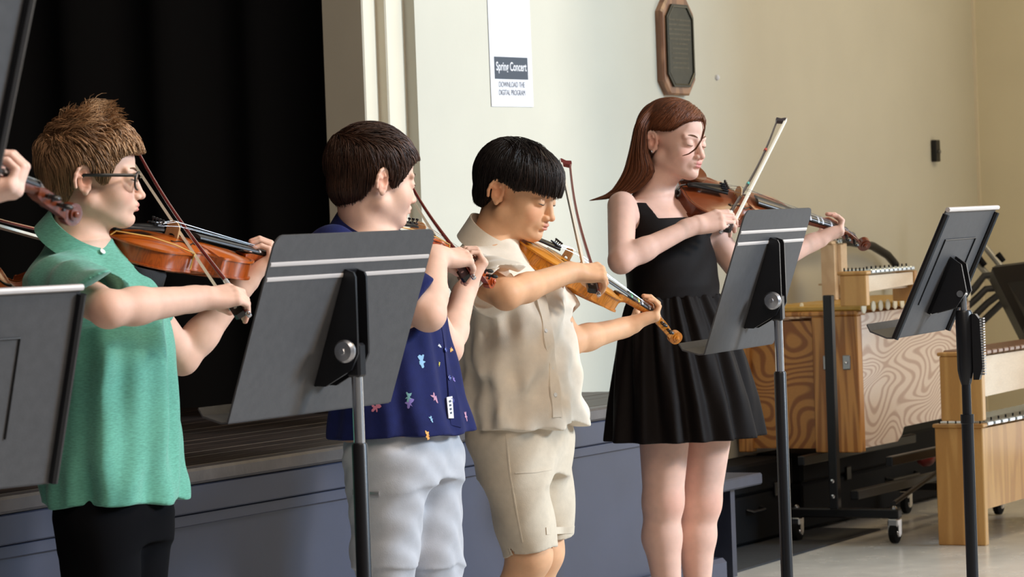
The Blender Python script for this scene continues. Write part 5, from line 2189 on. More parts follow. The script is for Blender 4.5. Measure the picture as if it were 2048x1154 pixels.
# tousled tuft at the crown and the fringe swept over the forehead
pc.append(grow_hair(H, zm, np.array([-.055, .0, .09]), 1100, lambda r: .078 - .45 * np.abs(r[:, 0] + .012), 9, lambda r: .006 + 0 * r[:, 0], (0.42, 0.245, 0.125), .3,
                    lambda q, c, u: np.stack([.25 + .5 * u + .5 * np.sin(q[:, 1] * 70), -.25 + .7 * np.sin(q[:, 0] * 75 + 1), 1.9 - 2.0 * u + 0 * q[:, 0]], 1), rad=.0014, seed=5,
                    root_keep=lambda r: (r[:, 2] > .070) & (r[:, 0] < .04) & (r[:, 0] > -.06), curl=.0006, free=True))
pc.append(grow_hair(H, zm, np.array([-.055, .0, .09]), 1000, lambda r: .066 + 0 * r[:, 0], 9, lambda r: .016 + 0 * r[:, 0], (0.42, 0.245, 0.125), .3,
                    lambda q, c, u: np.stack([.9 + 0 * q[:, 0], -.55 + .4 * np.sin(q[:, 0] * 80), .35 - 1.4 * u + 0 * q[:, 0]], 1), rad=.0013, seed=9,
                    root_keep=lambda r: (r[:, 2] > .062) & (r[:, 0] > .0), stop=lambda q, r: q[:, 2] < zm(q[:, 0], q[:, 1]) - .003,
                    lift=lambda r, u: .008 * math.sin(math.pi * u)))
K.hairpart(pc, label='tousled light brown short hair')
for sy in (-1, 1):
    K.mb(lash_mesh(H, sy, 4), 'eyelashes', M['lash'])
    K.mb(brow_mesh(H, sy), 'eyebrow', M['brow_brown'])
# glasses
mbf = MB()
mbl = MB()
for sy in (-1, 1):
    ring = []
    for i in range(28):
        a = 2 * math.pi * i / 28
        ca, sa = math.cos(a), math.sin(a)
        ring.append(H.w(.0905 - .006 * abs(ca) + .001 * sa, sy * .032 + .0235 * np.sign(ca) * abs(ca) ** .7, -.004 + .0175 * np.sign(sa) * abs(sa) ** .75))
    mbf.tube(ring + ring[:1], .0019, 6, cap=False)
    mbl.add(ring, [tuple(range(28))])
    mbf.tube([H.w(.0845, sy * .0550, .006), H.w(.080, sy * .0720, .006), H.w(.03, sy * .0815, .005), H.w(-.012, sy * .0800, .004), H.w(-.030, sy * .074, -.014)], .0024, 6, flat=1.4)
mbf.tube([H.w(.0925, -.010, .002), H.w(.0965, 0, .005), H.w(.0925, .010, .002)], .0018, 6)
go = K.mb(mbf, 'eyeglasses', M['frame_black'], label='black-framed eyeglasses')
K.mb(mbl, 'lens', M['lens'], go)

# ================================================================== child in the navy shirt
LS[0] = .97
K = Kid('person in navy shirt with small colourful prints, turned away, playing a violin', 6.4, 800, (0.79, 0.50, 0.375), (0.68, 0.30, 0.25))
J = K.J
vio2, V2, A2 = violin_px('glossy red violin played by the person in the navy shirt', (770, 457, .04), (983, 543), 6.4, 0.87, ZUP - .55 * V0 - .1 * R0, VAR_RED, hlen=.575,
                         band='band_yellow')
bow2, B2, BA2 = bow('red-brown violin bow held by the person in the navy shirt', (948, 556, .02), (793, 308), 6.4, .62, cv(-.75, -.5, 0), M['bow_red'], wrap='silver_wrap')
H = K.head((745, 359, 0.0), cv(.88, -.10, .46), .95, J(732, 484, 0), up=N3(ZUP + .05 * R0), neck_r=(.050, .051))
d = N3(cv(.72, .02, .62))
n = N3(cv(.10, .85, -.50))
W_ = B2(.040, 0, 0) - d * .080 + n * .030
K.hand(W_, d, n, -1, {'all': (48, 42, 22), 'index': (34, 45, 25)}, .98, thumb=[(.75, .35, -.55), (.8, -.1, -.6), (.8, -.35, -.4)])
shR, elR = J(684, 520, -.10), J(857, 628, -.12)
K.arm(shR, elR, W_ - d * .010, r=(.043, .039, .037, .026))
NP = V2(.452, 0, -.004)
d = N3(cv(.45, .72, .35))
n = N3(cv(.75, -.55, .1))
W2 = NP - d * .050 + n * .022
K.hand(W2, d, n, 1, {'all': (60, 65, 45), 'index': (72, 62, 40)}, .98, thumb=[(.55, .75, -.35), (.65, .55, -.55), (.6, .4, -.7)])
shL, elL = J(792, 525, .105), J(893, 698, .215)
K.arm(shL, elL, W2 - d * .010, r=(.044, .038, .036, .026))
K.P.append(loft([(J(732, 474, 0), .05, .045), (J(735, 505, 0), .10, .065), (J(745, 545, 0), .13, .085), (J(770, 650, 0), .13, .098), (J(800, 880, 0), .135, .10)], XAX, AUD, .03))
K.build()


def wob2(th, z):
    return .005 * np.sin(th * 6 + z * 4 + 1.0 * np.sin(z * 15)) * np.clip((.95 - z) / .2, 0, 1) + .0025 * np.sin(th * 15 + z * 7) * np.clip((1.0 - z) / .12, 0, 1)


sec2 = [(J(733, 472, 0), .060, .056), (J(734, 488, 0), .082, .066), (J(738, 505, 0), .114, .078), (J(743, 530, 0), .140, .090), (J(765, 600, 0), .145, .102), (J(782, 700, 0), .145, .108),
        (J(796, 800, 0), .150, .118), (J(806, 868, 0), .155, .134)]
eS, eL = N3(elR - shR), N3(elL - shL)
sl, sl2 = shR + eS * .172, shL + eL * .125
pr = [loft(sec2, XAX, AUD, .01, wob=wob2), rcut(shR - eS * .02, sl, .056, .062, .03), rcut(shL - eL * .02, sl2, .054, .056, .03),
      rcut(sl - eS * .03, sl + eS * .03, .049, .049, .003, '-', ca=0), rcut(sl2 - eL * .03, sl2 + eL * .03, .045, .045, .003, '-', ca=0)]
shirt, bv, _ = K.cloth('shirt', pr, M['navy'], post=folds((.0022, (45, 25, -30), 1.4, 1.2), (.0014, (-70, 20, 50), 0.5, 1.0)))
K.mb(collar_mesh(J(731, 470, 0), N3(AUD + [0, 0, -.30]), N3(ZUP + AUD * .22), .056, h=.036, leaf=.036, gap=14, point=.014, flare=.012), 'collar', M['navy'], shirt)
K.mb(strip_on(bv, [(884, 640), (893, 720), (905, 790), (912, 862)], .026), 'placket', M['navy'], shirt)
for px, py in ((888, 700), (896, 756), (902, 802)):
    button_on(K, bv, px, py, .0052, M['button_blue'], shirt, lift=.003)
# small printed creatures: flat motifs lying on the cloth
cols = {'print_blue': (.28, .50, .72), 'print_teal': (.20, .42, .45), 'print_violet': (.24, .18, .52), 'print_pink': (.62, .20, .30), 'print_rose': (.50, .26, .38), 'print_orange': (.85, .42, .12), 'print_white': (.75, .78, .88), 'print_yellow': (.7, .62, .1)}
for k_, c_ in cols.items():
    M[k_] = mat(k_, c_, 0.8)


def motif(px, py, size, m, seed):
    r_ = random.Random(seed)
    p, n = pixel_on(bv, px, py)
    if p is None:
        return
    e1 = N3(np.cross(ZUP, n))
    e2 = np.cross(n, e1)
    pts = []
    npt = 24
    a0, k3 = r_.uniform(0, 6), r_.uniform(0, 6)
    for i in range(npt):
        a = a0 + 2 * math.pi * i / npt
        rr = size * max(.22, .52 + .24 * math.sin(2 * a + k3) + .20 * math.sin(5 * a + k3 * 2) + r_.uniform(-.16, .22))
        q_ = p + e1 * rr * math.cos(a) * .8 + e2 * rr * math.sin(a) + n * .01
        h_, nn = ray_to(bv, q_, -n)
        h_ = q_ - n * .01 if h_ is None else h_
        pts.append(h_ + n * .0009)
    c = p + n * .0016
    K.mb(MB().add(pts + [c], [(i, (i + 1) % npt, npt) for i in range(npt)]), 'print_motif', M[m], shirt)


for i, (px, py, sz, m) in enumerate(((843, 722, .017, 'print_blue'), (817, 795, .013, 'print_teal'), (819, 806, .015, 'print_violet'), (869, 795, .013, 'print_rose'), (752, 815, .015, 'print_pink'),
                                     (855, 870, .011, 'print_orange'), (931, 832, .011, 'print_rose'), (902, 700, .009, 'print_orange'), (878, 728, .006, 'print_yellow'), (838, 555, .009, 'print_white'),
                                     (879, 692, .006, 'print_white'), (906, 758, .009, 'print_violet'), (862, 838, .008, 'print_blue'), (800, 690, .012, 'print_violet'), (780, 760, .010, 'print_teal'))):
    motif(px, py, sz, m, i)
p, n = pixel_on(bv, 731, 447)
mbt = MB()
pts = [pixel_on(bv, x, y)[0] for x, y in ((891, 796), (902, 794), (905, 838), (895, 838))]
if all(p_ is not None for p_ in pts):
    n = N3(np.cross(pts[1] - pts[0], pts[3] - pts[0]))
    n = n if np.dot(n, VW) < 0 else -n
    mbt.loft([[p_ + n * .002 for p_ in pts], [p_ + n * .0042 for p_ in pts]])
    tg = K.mb(mbt, 'cloth_tag', M['paper'], shirt)
    for k_ in range(4):
        c = pts[0] * .5 + pts[1] * .5 + (pts[3] * .5 + pts[2] * .5 - pts[0] * .5 - pts[1] * .5) * (.22 + .18 * k_) + n * .0046
        mk = MB()
        mk.obox(c, N3(pts[1] - pts[0]), N3(pts[3] - pts[0]), n, .0028, .0022, .0002)
        K.mb(mk, 'tag_print', M['ink'], tg)
pr = [loft([(J(800, 845, 0), .118, .098), (J(804, 900, 0), .128, .106), (J(808, 960, 0), .128, .104)], XAX, AUD, .02)]
for (hx, kx, dd, zz) in ((778, 770, -.062, 0), (842, 858, .062, 0)):
    hip, kn = J(hx, 930, dd), J(kx, 1120, dd)
    an = np.array([*J(kx + 14, 1490, dd)[:2], .05])
    e = N3(an - kn)
    pr += [rc(hip, kn, .082, .066, .03), rcut(kn - e * .03, kn + e * .012, .068, .070, .004), rcut(kn, an, .060, .058, .01)]
    K.P = []
    K.leg(hip, kn, an + [0, 0, .03], shoe=M['shoe'])
pants, bvp, _ = K.cloth('trousers', pr, M['grey_pants'], h=.0034, post=folds((.0028, (46, 30, -26), 0.2, 1.5), (.0018, (-60, 25, 60), 1.1, 1.5), (.0014, (100, 60, 90), .3, 1.6)))
z_ = strip_on(bvp, [(706, 984), (735, 988), (762, 987)], .010, lift=.002)
zo = K.mb(z_, 'zip_pocket', mat('zip_tape', (.30, .30, .33), .6), pants)
z_ = strip_on(bvp, [(738, 986), (761, 987)], .004, lift=.0035)
K.mb(z_, 'zip', M['dull_steel'], zo)
zm = short_hair_z([(-.12, -.068), (-.07, -.064), (-.045, -.050), (-.030, -.024), (-.024, .022), (-.004, .024), (.006, .004), (.018, -.014), (.030, -.010), (.044, .014), (.060, .038), (.078, .052), (.12, .056)])
c2 = (0.050, 0.021, 0.011)
v, f = hair_shell(H, zm, .011, bulges=[((-.048, 0, -.018), (.046, .056, .050)), ((.02, 0, .060), (.06, .058, .046)), ((-.05, 0, .045), (.052, .056, .055))])
HS[0] = (v, f)
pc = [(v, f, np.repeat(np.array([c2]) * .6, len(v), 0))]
pc.append(grow_hair(H, zm, np.array([-.06, .0, .090]), 4600, lambda r: np.where(r[:, 2] > .06, .062, np.where(r[:, 0] < -.03, .066, .045)), 9, lambda r: .0135 + 0 * r[:, 0], c2, .35,
                    radial_flow(.5, (.05, .04, (1.0, -.10, .0))), rad=.0010, stop=lambda q, r: q[:, 2] < zm(q[:, 0], q[:, 1]) - .005, seed=12,
                    lift=lambda r, u: .004 * np.clip((r[:, 2] - .05) / .03, 0, 1)))
pc.append(grow_hair(H, zm, np.array([-.06, .0, .09]), 700, lambda r: .05 + 0 * r[:, 0], 8, lambda r: .016 + 0 * r[:, 0], (0.085, 0.036, 0.018), .35,
                    lambda q, c, u: np.stack([.8 + 0 * q[:, 0], -.5 * np.sign(q[:, 1]) * 0 - .3 + 0 * q[:, 0], .2 - 1.3 * u + 0 * q[:, 0]], 1), rad=.0013, seed=19,
                    root_keep=lambda r: (r[:, 2] > .055) & (r[:, 0] > -.01), stop=lambda q, r: q[:, 2] < zm(q[:, 0], q[:, 1]) - .004))
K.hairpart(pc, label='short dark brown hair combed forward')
for sy in (-1, 1):
    K.mb(lash_mesh(H, sy, 8), 'eyelashes', M['lash'])
    K.mb(brow_mesh(H, sy), 'eyebrow', M['lash'])


# ================================================================== child in the beige shirt
LS[0] = 1.05
K = Kid('person in beige button shirt and khaki shorts playing a violin, looking down', 7.35, 1045, (0.78, 0.44, 0.25), (0.66, 0.28, 0.21))
J = K.J
vio3, V3, A3 = violin_px('golden violin played by the person in the beige shirt', (1031, 474, .0), (1366, 662), 7.35, 0.90, ZUP - .50 * V0 - .22 * R0, VAR_GOLD, hlen=.585,
                         band='band_tan', tapes=['paper', 'paper', 'tape_yellow', 'tape_green'])
bow3, B3, BA3 = bow('red-brown violin bow held upright by the person in the beige shirt', (1198, 590, -.09), (1139, 322), 7.35, .64, cv(-1, -.1, -.55), M['bow_red'], wrap='paper')
H = K.head((1034, 383, 0.0), cv(.86, -.30, -.38), 1.03, J(985, 488, 0), up=N3(ZUP + .30 * R0 - .10 * V0), neck_r=(.045, .049))
d = N3(cv(.82, .02, .42))
n = N3(cv(.25, .80, -.55))
W_ = B3(.046, 0, 0) - d * .070 + n * .036
K.hand(W_, d, n, -1, {'all': (58, 36, 18), 'index': (42, 44, 22), 'pinky': (60, 34, 18)}, 1.0, thumb=[(.6, .35, -.7), (.7, -.05, -.7), (.7, -.3, -.5)])
shR, elR = J(938, 546, -.085), J(1012, 590, -.275)
K.arm(shR, elR, W_ - d * .012, r=(.045, .038, .035, .025))
NP = V3(.452, 0, -.004)
d = N3(cv(.86, .28, .30))
n = N3(cv(.35, -.88, -.10))
W2 = NP - d * .052 + n * .020
K.hand(W2, d, n, 1, {'all': (62, 58, 35), 'index': (75, 55, 35), 'pinky': (50, 60, 40)}, 1.0, thumb=[(.55, .75, -.35), (.65, .55, -.55), (.6, .4, -.7)])
shL, elL = J(1062, 540, .10), J(1140, 684, .075)
K.arm(shL, elL, W2 - d * .012, r=(.042, .036, .034, .0245))
K.P.append(loft([(J(985, 478, 0), .05, .045), (J(986, 512, 0), .075, .056), (J(998, 558, 0), .112, .08), (J(1025, 650, 0), .115, .082), (J(1044, 850, 0), .105, .080)], XAX, AUD, .03))
legs = []
for (hx, hy, kx, ky, dd) in ((1015, 900, 1058, 1112, -.058), (1072, 900, 1082, 1105, .07)):
    hip, kn = J(hx, hy, dd), J(kx, ky, dd)
    an = np.array([*(kn[:2] - AUD[:2] * .07 * (1 if dd < 0 else .5)), .09])
    K.leg(hip, kn, an, r=(.070, .058, .047, .046, .030), shoe=M['shoe'])
    legs.append((hip, kn))
K.build()


def wob3(th, z):
    return .006 * np.sin(th * 6 + z * 3 + 1.0 * np.sin(z * 13)) * np.clip((.93 - z) / .2, 0, 1) + .003 * np.sin(th * 14 + z * 8) * np.clip((.97 - z) / .12, 0, 1)


sec3 = [(J(984, 478, 0), .056, .053), (J(985, 500, 0), .074, .062), (J(989, 518, 0), .106, .076), (J(998, 542, 0), .138, .092), (J(1018, 580, 0), .148, .100), (J(1033, 680, 0), .150, .106),
        (J(1044, 780, 0), .153, .110), (J(1051, 852, 0), .157, .114)]
eS, eL = N3(elR - shR), N3(elL - shL)
sl, sl2 = shR + eS * .165, shL + eL * .125
pr = [loft(sec3, XAX, AUD, .01, wob=wob3), rcut(shR - eS * .01, sl, .050, .066, .025, cn=cv(.55, -.75, -.40)), rcut(shL - eL * .02, sl2, .056, .062, .03),
      rcut(sl - eS * .04, sl + eS * .06, .050, .066, .003, '-', ca=0), rcut(sl2 - eL * .04, sl2 + eL * .03, .045, .050, .003, '-', ca=0)]
shirt, bv, _ = K.cloth('shirt', pr, M['beige'], post=folds((.0040, (40, 24, -32), .4, 1.6), (.0030, (-60, 20, 48), 2.5, 1.5), (.0018, (100, 40, 70), 1.0, 1.4)))
K.mb(collar_mesh(J(984, 476, 0), N3(AUD + [0, 0, -.42]), N3(ZUP + AUD * .30), .053, h=.042, leaf=.050, gap=12, point=.022, flare=.016), 'collar', M['beige'], shirt)
K.mb(strip_on(bv, [(1074, 560), (1092, 640), (1106, 740), (1116, 848)], .030, lift=.002), 'placket', M['beige'], shirt)
for px, py in ((1090, 662), (1103, 735), (1109, 790)):
    button_on(K, bv, px, py, .0048, M['button_white'], shirt, lift=.003)
pr = [loft([(J(1038, 838, 0), .118, .096), (J(1040, 880, 0), .122, .100), (J(1046, 950, 0), .105, .085)], XAX, AUD, .02)]
(h0_, k0_), (h1_, k1_) = legs
e = N3(k0_ - h0_)
b0 = J(1062, 1104, -.06)
pr += [rcut(h0_ + [0, 0, .03], b0, .084, .062, .03)]
b1 = J(1098, 1076, .075)
pr += [rcut(h1_ + [0, 0, .03], b1, .082, .060, .03)]
pr += [rcut(b0 + (h0_ - b0) * .25, b0 + (b0 - h0_) * .1, .052, .053, .003, '-', ca=0), rcut(b1 + (h1_ - b1) * .25, b1 + (b1 - h1_) * .1, .050, .051, .003, '-', ca=0)]
shorts, bvs, _ = K.cloth('shorts', pr, M['khaki'], post=folds((.0024, (46, 30, -30), .9, 1.2), (.0018, (-60, 25, 55), 1.7, 1.2)))
K.mb(strip_on(bvs, [(1012, 868), (1020, 950), (1034, 1030), (1046, 1092)], .003, lift=.0012), 'side_seam', M['khaki'], shorts)
K.mb(strip_on(bvs, [(1030, 946), (1070, 944), (1108, 938)], .003, lift=.0014), 'pocket_seam', M['khaki'], shorts)
K.mb(strip_on(bvs, [(1092, 1062), (1140, 1060), (1150, 1058)], .016, lift=.0018), 'hem_band', M['khaki'], shorts)
zs3 = ([-.12, -.075, -.05, -.036, -.026, 0.0, .03, .045, .06, .09, .12], [-.062, -.062, -.052, -.030, .012, .016, .006, .018, .017, .013, .013])
zm = short_hair_z(list(zip(*zs3)))
zroot = short_hair_z([(-.12, -.05), (-.04, -.03), (-.025, .02), (.03, .02), (.05, .035), (.07, .05), (.12, .055)])
c3 = (0.012, 0.0075, 0.0065)
zcap = short_hair_z([(-.12, -.060), (-.05, -.052), (-.036, -.030), (-.026, .014), (0, .018), (.03, .008), (.045, .014), (.06, .018), (.12, .018)])
v, f = hair_shell(H, zcap, .013, bulges=[((-.050, 0, -.016), (.046, .058, .050)), ((.035, 0, .050), (.058, .058, .046)), ((-.045, 0, .045), (.055, .062, .058))])
HS[0] = (v, f)
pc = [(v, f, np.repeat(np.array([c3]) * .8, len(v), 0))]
pc.append(grow_hair(H, zroot, np.array([-.030, .0, .104]), 4600, lambda r: .040 + 1.15 * np.maximum(r[:, 2] - .0, 0.0), 10, lambda r: .0165 + 0 * r[:, 0], c3, .35,
                    radial_flow(.75), rad=.0010, stop=lambda q, r: q[:, 2] < zm(q[:, 0], q[:, 1]), seed=22, hang=.0))
pc.append(grow_hair(H, zroot, np.array([-.030, .0, .104]), 500, lambda r: .055 + 0 * r[:, 0], 9, lambda r: .0150 + 0 * r[:, 0], c3, .35,
                    lambda q, c, u: np.stack([.8 + 0 * q[:, 0], -.5 + 0 * q[:, 0], -.2 + 0 * q[:, 0]], 1), rad=.0010, seed=27, root_keep=lambda r: (r[:, 2] > .088) & (r[:, 0] < .0)))
pc.append(grow_hair(H, zroot, np.array([-.030, .0, .104]), 900, lambda r: .105 + 0 * r[:, 0], 11, lambda r: .0175 + 0 * r[:, 0], (0.020, 0.011, 0.008), .5,
                    radial_flow(.9), rad=.0013, stop=lambda q, r: q[:, 2] < zm(q[:, 0], q[:, 1]) - .004, seed=29, root_keep=lambda r: (r[:, 0] > .005) & (r[:, 2] > .06)))
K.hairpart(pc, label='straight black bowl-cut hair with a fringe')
for sy in (-1, 1):
    K.mb(lash_mesh(H, sy, 22, r=.0013), 'eyelashes', M['lash'])

# ================================================================== girl in the black dress
LS[0] = 1.0
K = Kid('person in black sleeveless dress with long auburn hair playing a violin', 8.47, 1350, (0.79, 0.49, 0.385), (0.68, 0.26, 0.23))
J = K.J
vio4, V4, A4 = violin_px('brown violin played by the person in the black dress', (1362, 376, .0), (1738, 474), 8.47, 1.0, ZUP - .70 * V0 - .05 * R0, VAR_BROWN, hlen=.578,
                         tapes=['paper', 'paper', 'paper', 'paper'], dark_chin=False)
bow4, B4, BA4 = bow('dark violin bow with teal and red bands held by the person in the black dress', (1441, 464, -.15), (1556, 236), 8.47, .745, cv(.9, -.35, -.6), M['bow_dark'], wrap='bone', bands=((.40, 'tape_teal'), (.70, 'tape_red')))
gf = N3(N3(cv(.66, 0, -.75)) * [1, 1, 0])
gl = np.cross(ZUP, gf)
H = K.head((1345, 283, 0.0), cv(.79, -.10, -.60), 1.0, J(1302, 402, 0), up=N3(ZUP + .10 * R0), neck_r=(.044, .050))
d = N3(cv(.86, .22, .30))
n = N3(cv(-.12, .62, -.78))
W_ = B4(.050, 0, 0) - d * .088 + n * .022
K.hand(W_, d, n, -1, {'all': (26, 34, 22), 'index': (12, 34, 22), 'middle': (20, 36, 22), 'pinky': (36, 30, 18)}, 1.08, thumb=[(.75, .3, -.6), (.85, -.1, -.5), (.85, -.3, -.4)])
shR, elR = J(1244, 412, -.085), J(1242, 522, -.25)
K.arm(shR, elR, W_ - d * .012, r=(.041, .037, .033, .023))
NP = V4(.455, 0, -.004)
d = N3(cv(.80, .30, .30))
n = N3(cv(.45, -.80, -.20))
W2 = NP - d * .052 + n * .020
K.hand(W2, d, n, 1, {'all': (62, 58, 35), 'index': (72, 55, 35), 'pinky': (50, 60, 40)}, 1.05, thumb=[(.55, .75, -.35), (.65, .55, -.55), (.6, .4, -.7)])
shL, elL = J(1398, 432, .07), J(1490, 556, .06)
K.arm(shL, elL, W2 - d * .012, r=(.042, .037, .034, .024))
gs = [(J(1302, 396, 0), .052, .045), (J(1312, 408, 0), .105, .050), (J(1322, 426, 0), .128, .066), (J(1332, 470, 0), .120, .086), (J(1342, 530, 0), .112, .084), (J(1348, 590, 0), .110, .080), (J(1354, 660, 0), .122, .094), (J(1362, 760, 0), .128, .10)]
K.P.append(loft(gs, gl, gf, .025, p=2.1))
for (hx, kx, ky, ax_, dd) in ((1330, 1326, 1004, 1338, -.052), (1418, 1402, 1006, 1396, .055)):
    hip, kn = J(hx, 800, dd), J(kx, ky, dd)
    an = np.array([*J(ax_, 1200, dd)[:2], .095])
    K.leg(hip, kn, an, r=(.074, .06, .051, .050, .032), fwd=gf, shoe=M['shoe'])
    K.spots.append((kn + gf * .04, .05, K.skin * np.array([1.0, .80, .76]), .5))
K.build(h=.004)
zneck = J(1330, 436, -.05)[2]
zarm = J(1330, 470, 0)[2]
ztop = J(1312, 402, 0)[2]
cch = J(1322, 440, 0)


def bodice_post(F, x, y, z):
    F = folds((.0016, (40, 30, -30), .3, 1.0), (.0012, (-60, 20, 60), 1.3, 1.0))(F, x, y, z)
    u = (x - cch[0]) * gl[0] + (y - cch[1]) * gl[1]
    w = (x - cch[0]) * gf[0] + (y - cch[1]) * gf[1]
    # neck opening between the straps, arm openings outside them
    zn = zneck + np.where(w < 0, .012, 0.0)
    neck = np.minimum(z - zn, .084 - .35 * np.clip(.03 - (z - zn), 0, .03) - np.abs(u))
    arm = np.minimum(z - (zarm + .0), np.abs(u) - (.114 + .10 * np.clip(zarm + .03 - z, 0, .03)))
    return np.maximum(F, np.maximum(neck, arm))


gs2 = [(c_, a + .010, b + .010) for c_, a, b in gs[:6]]
gs2 = [(J(1310, 404, 0), .122, .062)] + gs2[2:3] + [(J(1332, 470, 0), .128, .096), (J(1341, 530, 0), .134, .098), (J(1347, 572, 0), .134, .098), (J(1348, 598, 0), .130, .094)]
pr = [loft(gs2, gl, gf, .01, p=2.1)]
dress, bv, _ = K.cloth('dress_bodice', pr, M['black_dress'], h=.0030, post=bodice_post)


def wobs(th, z):
    zt = J(1348, 592, 0)[2]
    t_ = np.clip((zt - z) / .36, 0, 1)
    return (.0045 + .010 * t_) * np.sin(th * 15 + 1.1 * np.sin(th * 3.0) + 2.0 * t_) + .0045 * np.sin(th * 27 + .7) * (1 - .5 * t_)


sk = [(J(1348, 590, 0), .128, .094), (J(1349, 612, 0), .140, .108), (J(1353, 650, 0), .158, .128), (J(1360, 720, 0), .178, .152), (J(1366, 800, 0), .194, .176), (J(1370, 876, 0), .206, .190)]
pr = [loft(sk, gl, gf, .005, p=2.0, wob=wobs), loft([(a + [0, 0, -.02 if i else -.06], b - .012, c_ - .012) for i, (a, b, c_) in enumerate(sk)], gl, gf, .002, '-', p=2.0, wob=wobs)]
K.cloth('dress_skirt', pr, M['black_dress'], h=.0034, label='gathered black skirt of the dress')
# hair: cap plus long fall over the back
zm = short_hair_z([(-.12, -.060), (-.06, -.058), (-.046, -.04), (-.040, -.020), (-.034, .018), (.0, .027), (.02, .026), (.035, .028), (.05, .036), (.064, .050), (.08, .064), (.12, .070)])
c4 = (0.165, 0.052, 0.019)
v, f = hair_shell(H, zm, .009, h=.0028, bulges=[((-.045, 0, -.015), (.046, .055, .055)), ((.0, 0, .055), (.078, .068, .052))])
HS[0] = (v, f)
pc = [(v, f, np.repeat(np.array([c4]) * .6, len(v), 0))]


def part_flow(q, crown, u):
    # combed from a side part back over the ear
    v = np.stack([-.55 + 0 * q[:, 0], np.where(q[:, 1] < .022, -1.0, 1.0) * np.clip((q[:, 2] - .02) / .06, .15, 1), -.9 + 0 * q[:, 0]], 1)
    fr = np.clip((q[:, 0] - .02) / .05, 0, 1)[:, None] * np.clip((q[:, 2] - .03) / .03, 0, 1)[:, None]
    return v * (1 - fr) + fr * np.stack([.30 + 0 * q[:, 0], np.where(q[:, 1] < .022, -1.0, 1.0) + 0 * q[:, 0], -.55 + 0 * q[:, 0]], 1)


pc.append(grow_hair(H, zm, np.array([.0, .02, .10]), 5200, lambda r: .095 + 0 * r[:, 0], 10, lambda r: .0105 + 0 * r[:, 0], c4, .30, part_flow, rad=.0010,
                    stop=lambda q, r: q[:, 2] < zm(q[:, 0], q[:, 1]) - .004, seed=31))
# the long fall: two guide curves (back edge, front edge) in image points, spread through the head's width
gb = np.array([(1312, 204, 0), (1274, 240, 0), (1262, 300, 0), (1250, 345, 0), (1224, 386, 0), (1178, 402, 0)], float)
gfnt = np.array([(1318, 210, 0), (1290, 256, 0), (1293, 308, 0), (1313, 346, 0), (1270, 388, 0), (1208, 399, 0)], float)
g = np.random.default_rng(77)
NS, SS = 2200, 16
paths = np.zeros((NS, SS, 3))
tt = np.linspace(0, 5, SS)
for i in range(NS):
    w = g.uniform(0, 1)
    dep = g.uniform(-1, 1)
    gi = gb * (1 - w) + gfnt * w
    L_ = g.uniform(.86, 1.0)
    ti = tt * L_
    x = np.interp(ti, range(6), gi[:, 0])
    y = np.interp(ti, range(6), gi[:, 1])
    for a_ in (x, y):
        a_[1:-1] = .25 * a_[:-2] + .5 * a_[1:-1] + .25 * a_[2:]
    x = x + g.normal() * 1.5
    prof = np.interp(ti, [0, 1, 2, 3, 4, 5], [.015, .066, .066, .056, .045, .040])
    edge = math.sqrt(max(1 - (2 * w - 1) ** 2 * .5, .2))
    dd = -.012 + dep * prof * edge + .02 * np.interp(ti, [0, 2.5, 5], [0, -.6, -1.4])
    for j in range(SS):
        paths[i, j] = at(x[j], y[j], 8.47 + dd[j])
u = np.linspace(0, 1, SS)
R_ = (.0010 * (1 - .7 * u ** 3))[None] * g.uniform(.7, 1.4, (NS, 1))
cc = np.clip(np.array([c4]) * (1 + .3 * g.normal(size=(NS, 1))), .001, 1)
pc.append(strand_mesh(paths, R_, cc))
# loose lock across the cheek
lock = [(1404, 236, -.080), (1409, 256, -.094), (1404, 278, -.103), (1392, 298, -.104), (1378, 308, -.100), (1364, 312, -.092)]
lp_ = []
for k_ in range(14):
    o_ = g.normal(size=3) * [1.3, 1.3, .0015]
    lp_.append([at(np.interp(t_, range(6), [l[0] for l in lock]) + o_[0] * (1 - t_ / 6), np.interp(t_, range(6), [l[1] for l in lock]) + o_[1] * (1 - t_ / 6), 8.47 + np.interp(t_, range(6), [l[2] for l in lock]) + o_[2]) for t_ in np.linspace(0, 5 * g.uniform(.9, 1), 14)])
pc.append(strand_mesh(np.array(lp_), np.full((14, 14), .0008), np.clip(np.array([c4]) * 1.2 * np.ones((14, 1)), 0, 1)))
K.hairpart(pc, label='long straight auburn hair falling behind the shoulder')
for sy in (-1, 1):
    K.mb(lash_mesh(H, sy, 22, r=.0011), 'eyelashes', M['brow_brown'])
    K.mb(brow_mesh(H, sy), 'eyebrow', M['brow_brown'])
ep = H.w(-.0085, -.0785, -.031)
K.mb(MB().sphere(ep, .0035, 10, 8), 'earring', M['steel'])

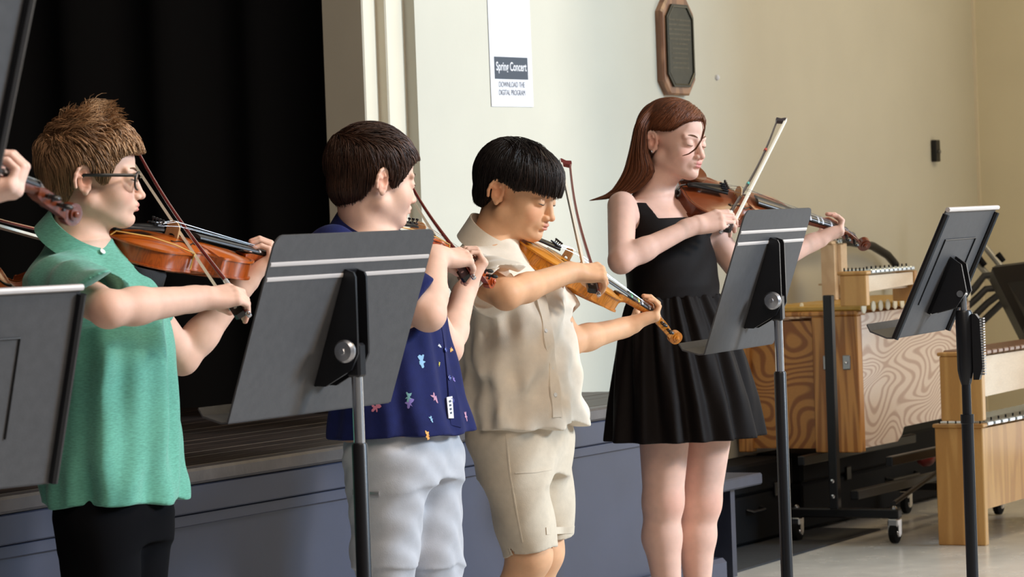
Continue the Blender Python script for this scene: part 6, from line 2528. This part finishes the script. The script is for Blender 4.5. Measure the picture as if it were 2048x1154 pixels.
# ================================================================== players cut off at the left edge
def side_player(label, D, x0, ytop, vio, dn, neckx, shL, elL, bow_=None, hair=(.05, .03, .02)):
    """a player mostly outside the frame, kept simple"""
    K = Kid(label, D, x0, (0.80, 0.52, 0.42), (0.66, 0.28, 0.24))
    k = 5.06 / D

    def J(px, py, dd=0.0):
        return K.J(px, py, dd)
    d, n = N3(dn[0]), N3(dn[1])
    NP = vio(neckx, 0, -.004)
    W2 = NP - d * .052 + n * .020
    K.hand(W2, d, n, 1, {'all': (58, 62, 40), 'index': (70, 58, 40)}, 1.04, thumb=[(.55, .75, -.35), (.65, .55, -.55), (.6, .4, -.7)])
    shL, elL = J(*shL), J(*elL)
    K.arm(shL, elL, W2 - d * .012)
    shR = J(x0 - 110, ytop + 240 * k, -.10)
    if bow_ is not None:
        db, nb_ = N3(cv(.8, 0, .4)), N3(cv(0, .8, -.5))
        W_ = bow_(.045, 0, 0) - db * .085 + nb_ * .024
        K.hand(W_, db, nb_, -1, {'all': (35, 38, 22)}, 1.0)
        elR = 0.5 * (shR + W_) + cv(-.05, -.10, -.02)
    else:
        elR = shR + np.array([0, 0, -.20])
        W_ = elR + AUD * .12 + np.array([0, 0, -.15])
        K.hand(W_, [0, -.3, -1], [-1, 0, 0], -1, {'all': (20, 25, 15)}, 1.0)
    K.arm(shR, elR, W_)
    H = K.head((x0 + 10, ytop, .0), cv(.9, -.05, .2), .92, J(x0 - 20, ytop + 142 * k, 0))
    x = x0 - 20
    K.P.append(loft([(J(x, ytop + 130 * k, 0), .05, .045), (J(x + 2, ytop + 160 * k, 0), .095, .06), (J(x + 10, ytop + 200 * k, 0), .11, .078), (J(x + 30, ytop + 650 * k, 0), .115, .088)], XAX, AUD, .03))
    K.build(h=.006)
    eL, eS = N3(elL - shL), N3(elR - shR)
    pr = [loft([(J(x + 2, ytop + 150 * k, 0), .10, .07), (J(x + 10, ytop + 200 * k, 0), .14, .095), (J(x + 20, ytop + 370 * k, 0), .14, .108), (J(x + 30, ytop + 720 * k, 0), .145, .112)], XAX, AUD, .01),
          rcut(shL, shL + eL * .14, .06, .056, .03), rcut(shR, shR + eS * .14, .06, .056, .03)]
    K.cloth('shirt', pr, M['dark_top'], h=.006)
    pr = []
    for dd in (-.065, .065):
        hip = J(x + 30, ytop + 710 * k, dd)
        an = np.array([*hip[:2], .05])
        pr += [rcut(hip, an, .09, .06, .03)]
        K.P = []
        K.leg(hip, (hip + an) / 2, an + [0, 0, .03], shoe=M['shoe'])
    K.cloth('trousers', pr, M['black_pants'], h=.007)
    zm = short_hair_z([(-.12, -.075), (-.045, -.05), (-.026, .022), (.0, .024), (.02, -.012), (.044, .022), (.078, .05), (.12, .052)])
    v, f = hair_shell(H, zm, .014, h=.005, bulges=[((-.048, 0, -.020), (.046, .056, .052))])
    K.hairpart([(v, f, np.repeat(np.array([hair]), len(v), 0))])
    return K


vio5, V5, A5 = violin_px('brown violin whose scroll shows beside the neck of the person in green', (-425, 246, .0), (152, 398), 4.22, .94, ZUP - .45 * V0 - .1 * R0, VAR_BROWN, hlen=.578, sponge=True)
bow5, B5, BA5 = bow('horizontal violin bow reaching in from the left edge', (-330, 338, .0), (170, 478), 5.60, .69, cv(.1, -1, -.2), M['bow_red'])
side_player('player at the left edge with only a fist on a violin neck in view', 4.22, -640, 130, V5, (cv(.92, .22, .2), cv(.45, -.85, -.1)), .400, (-560, 430, .10), (-330, 520, .20), B5)
vio6, V6, A6 = violin_px('orange violin body partly hidden behind the person in green at the left edge', (-100, 600, .0), (300, 640), 5.85, .94, -V0 + .25 * ZUP, VAR_ORANGE, hlen=.585, sponge=False)
side_player('player in dark clothes behind the left edge holding an orange violin low', 5.6, -270, 240, V6, (cv(.7, .5, -.2), cv(.5, -.7, .3)), .400, (-190, 500, .10), (-60, 650, .22))
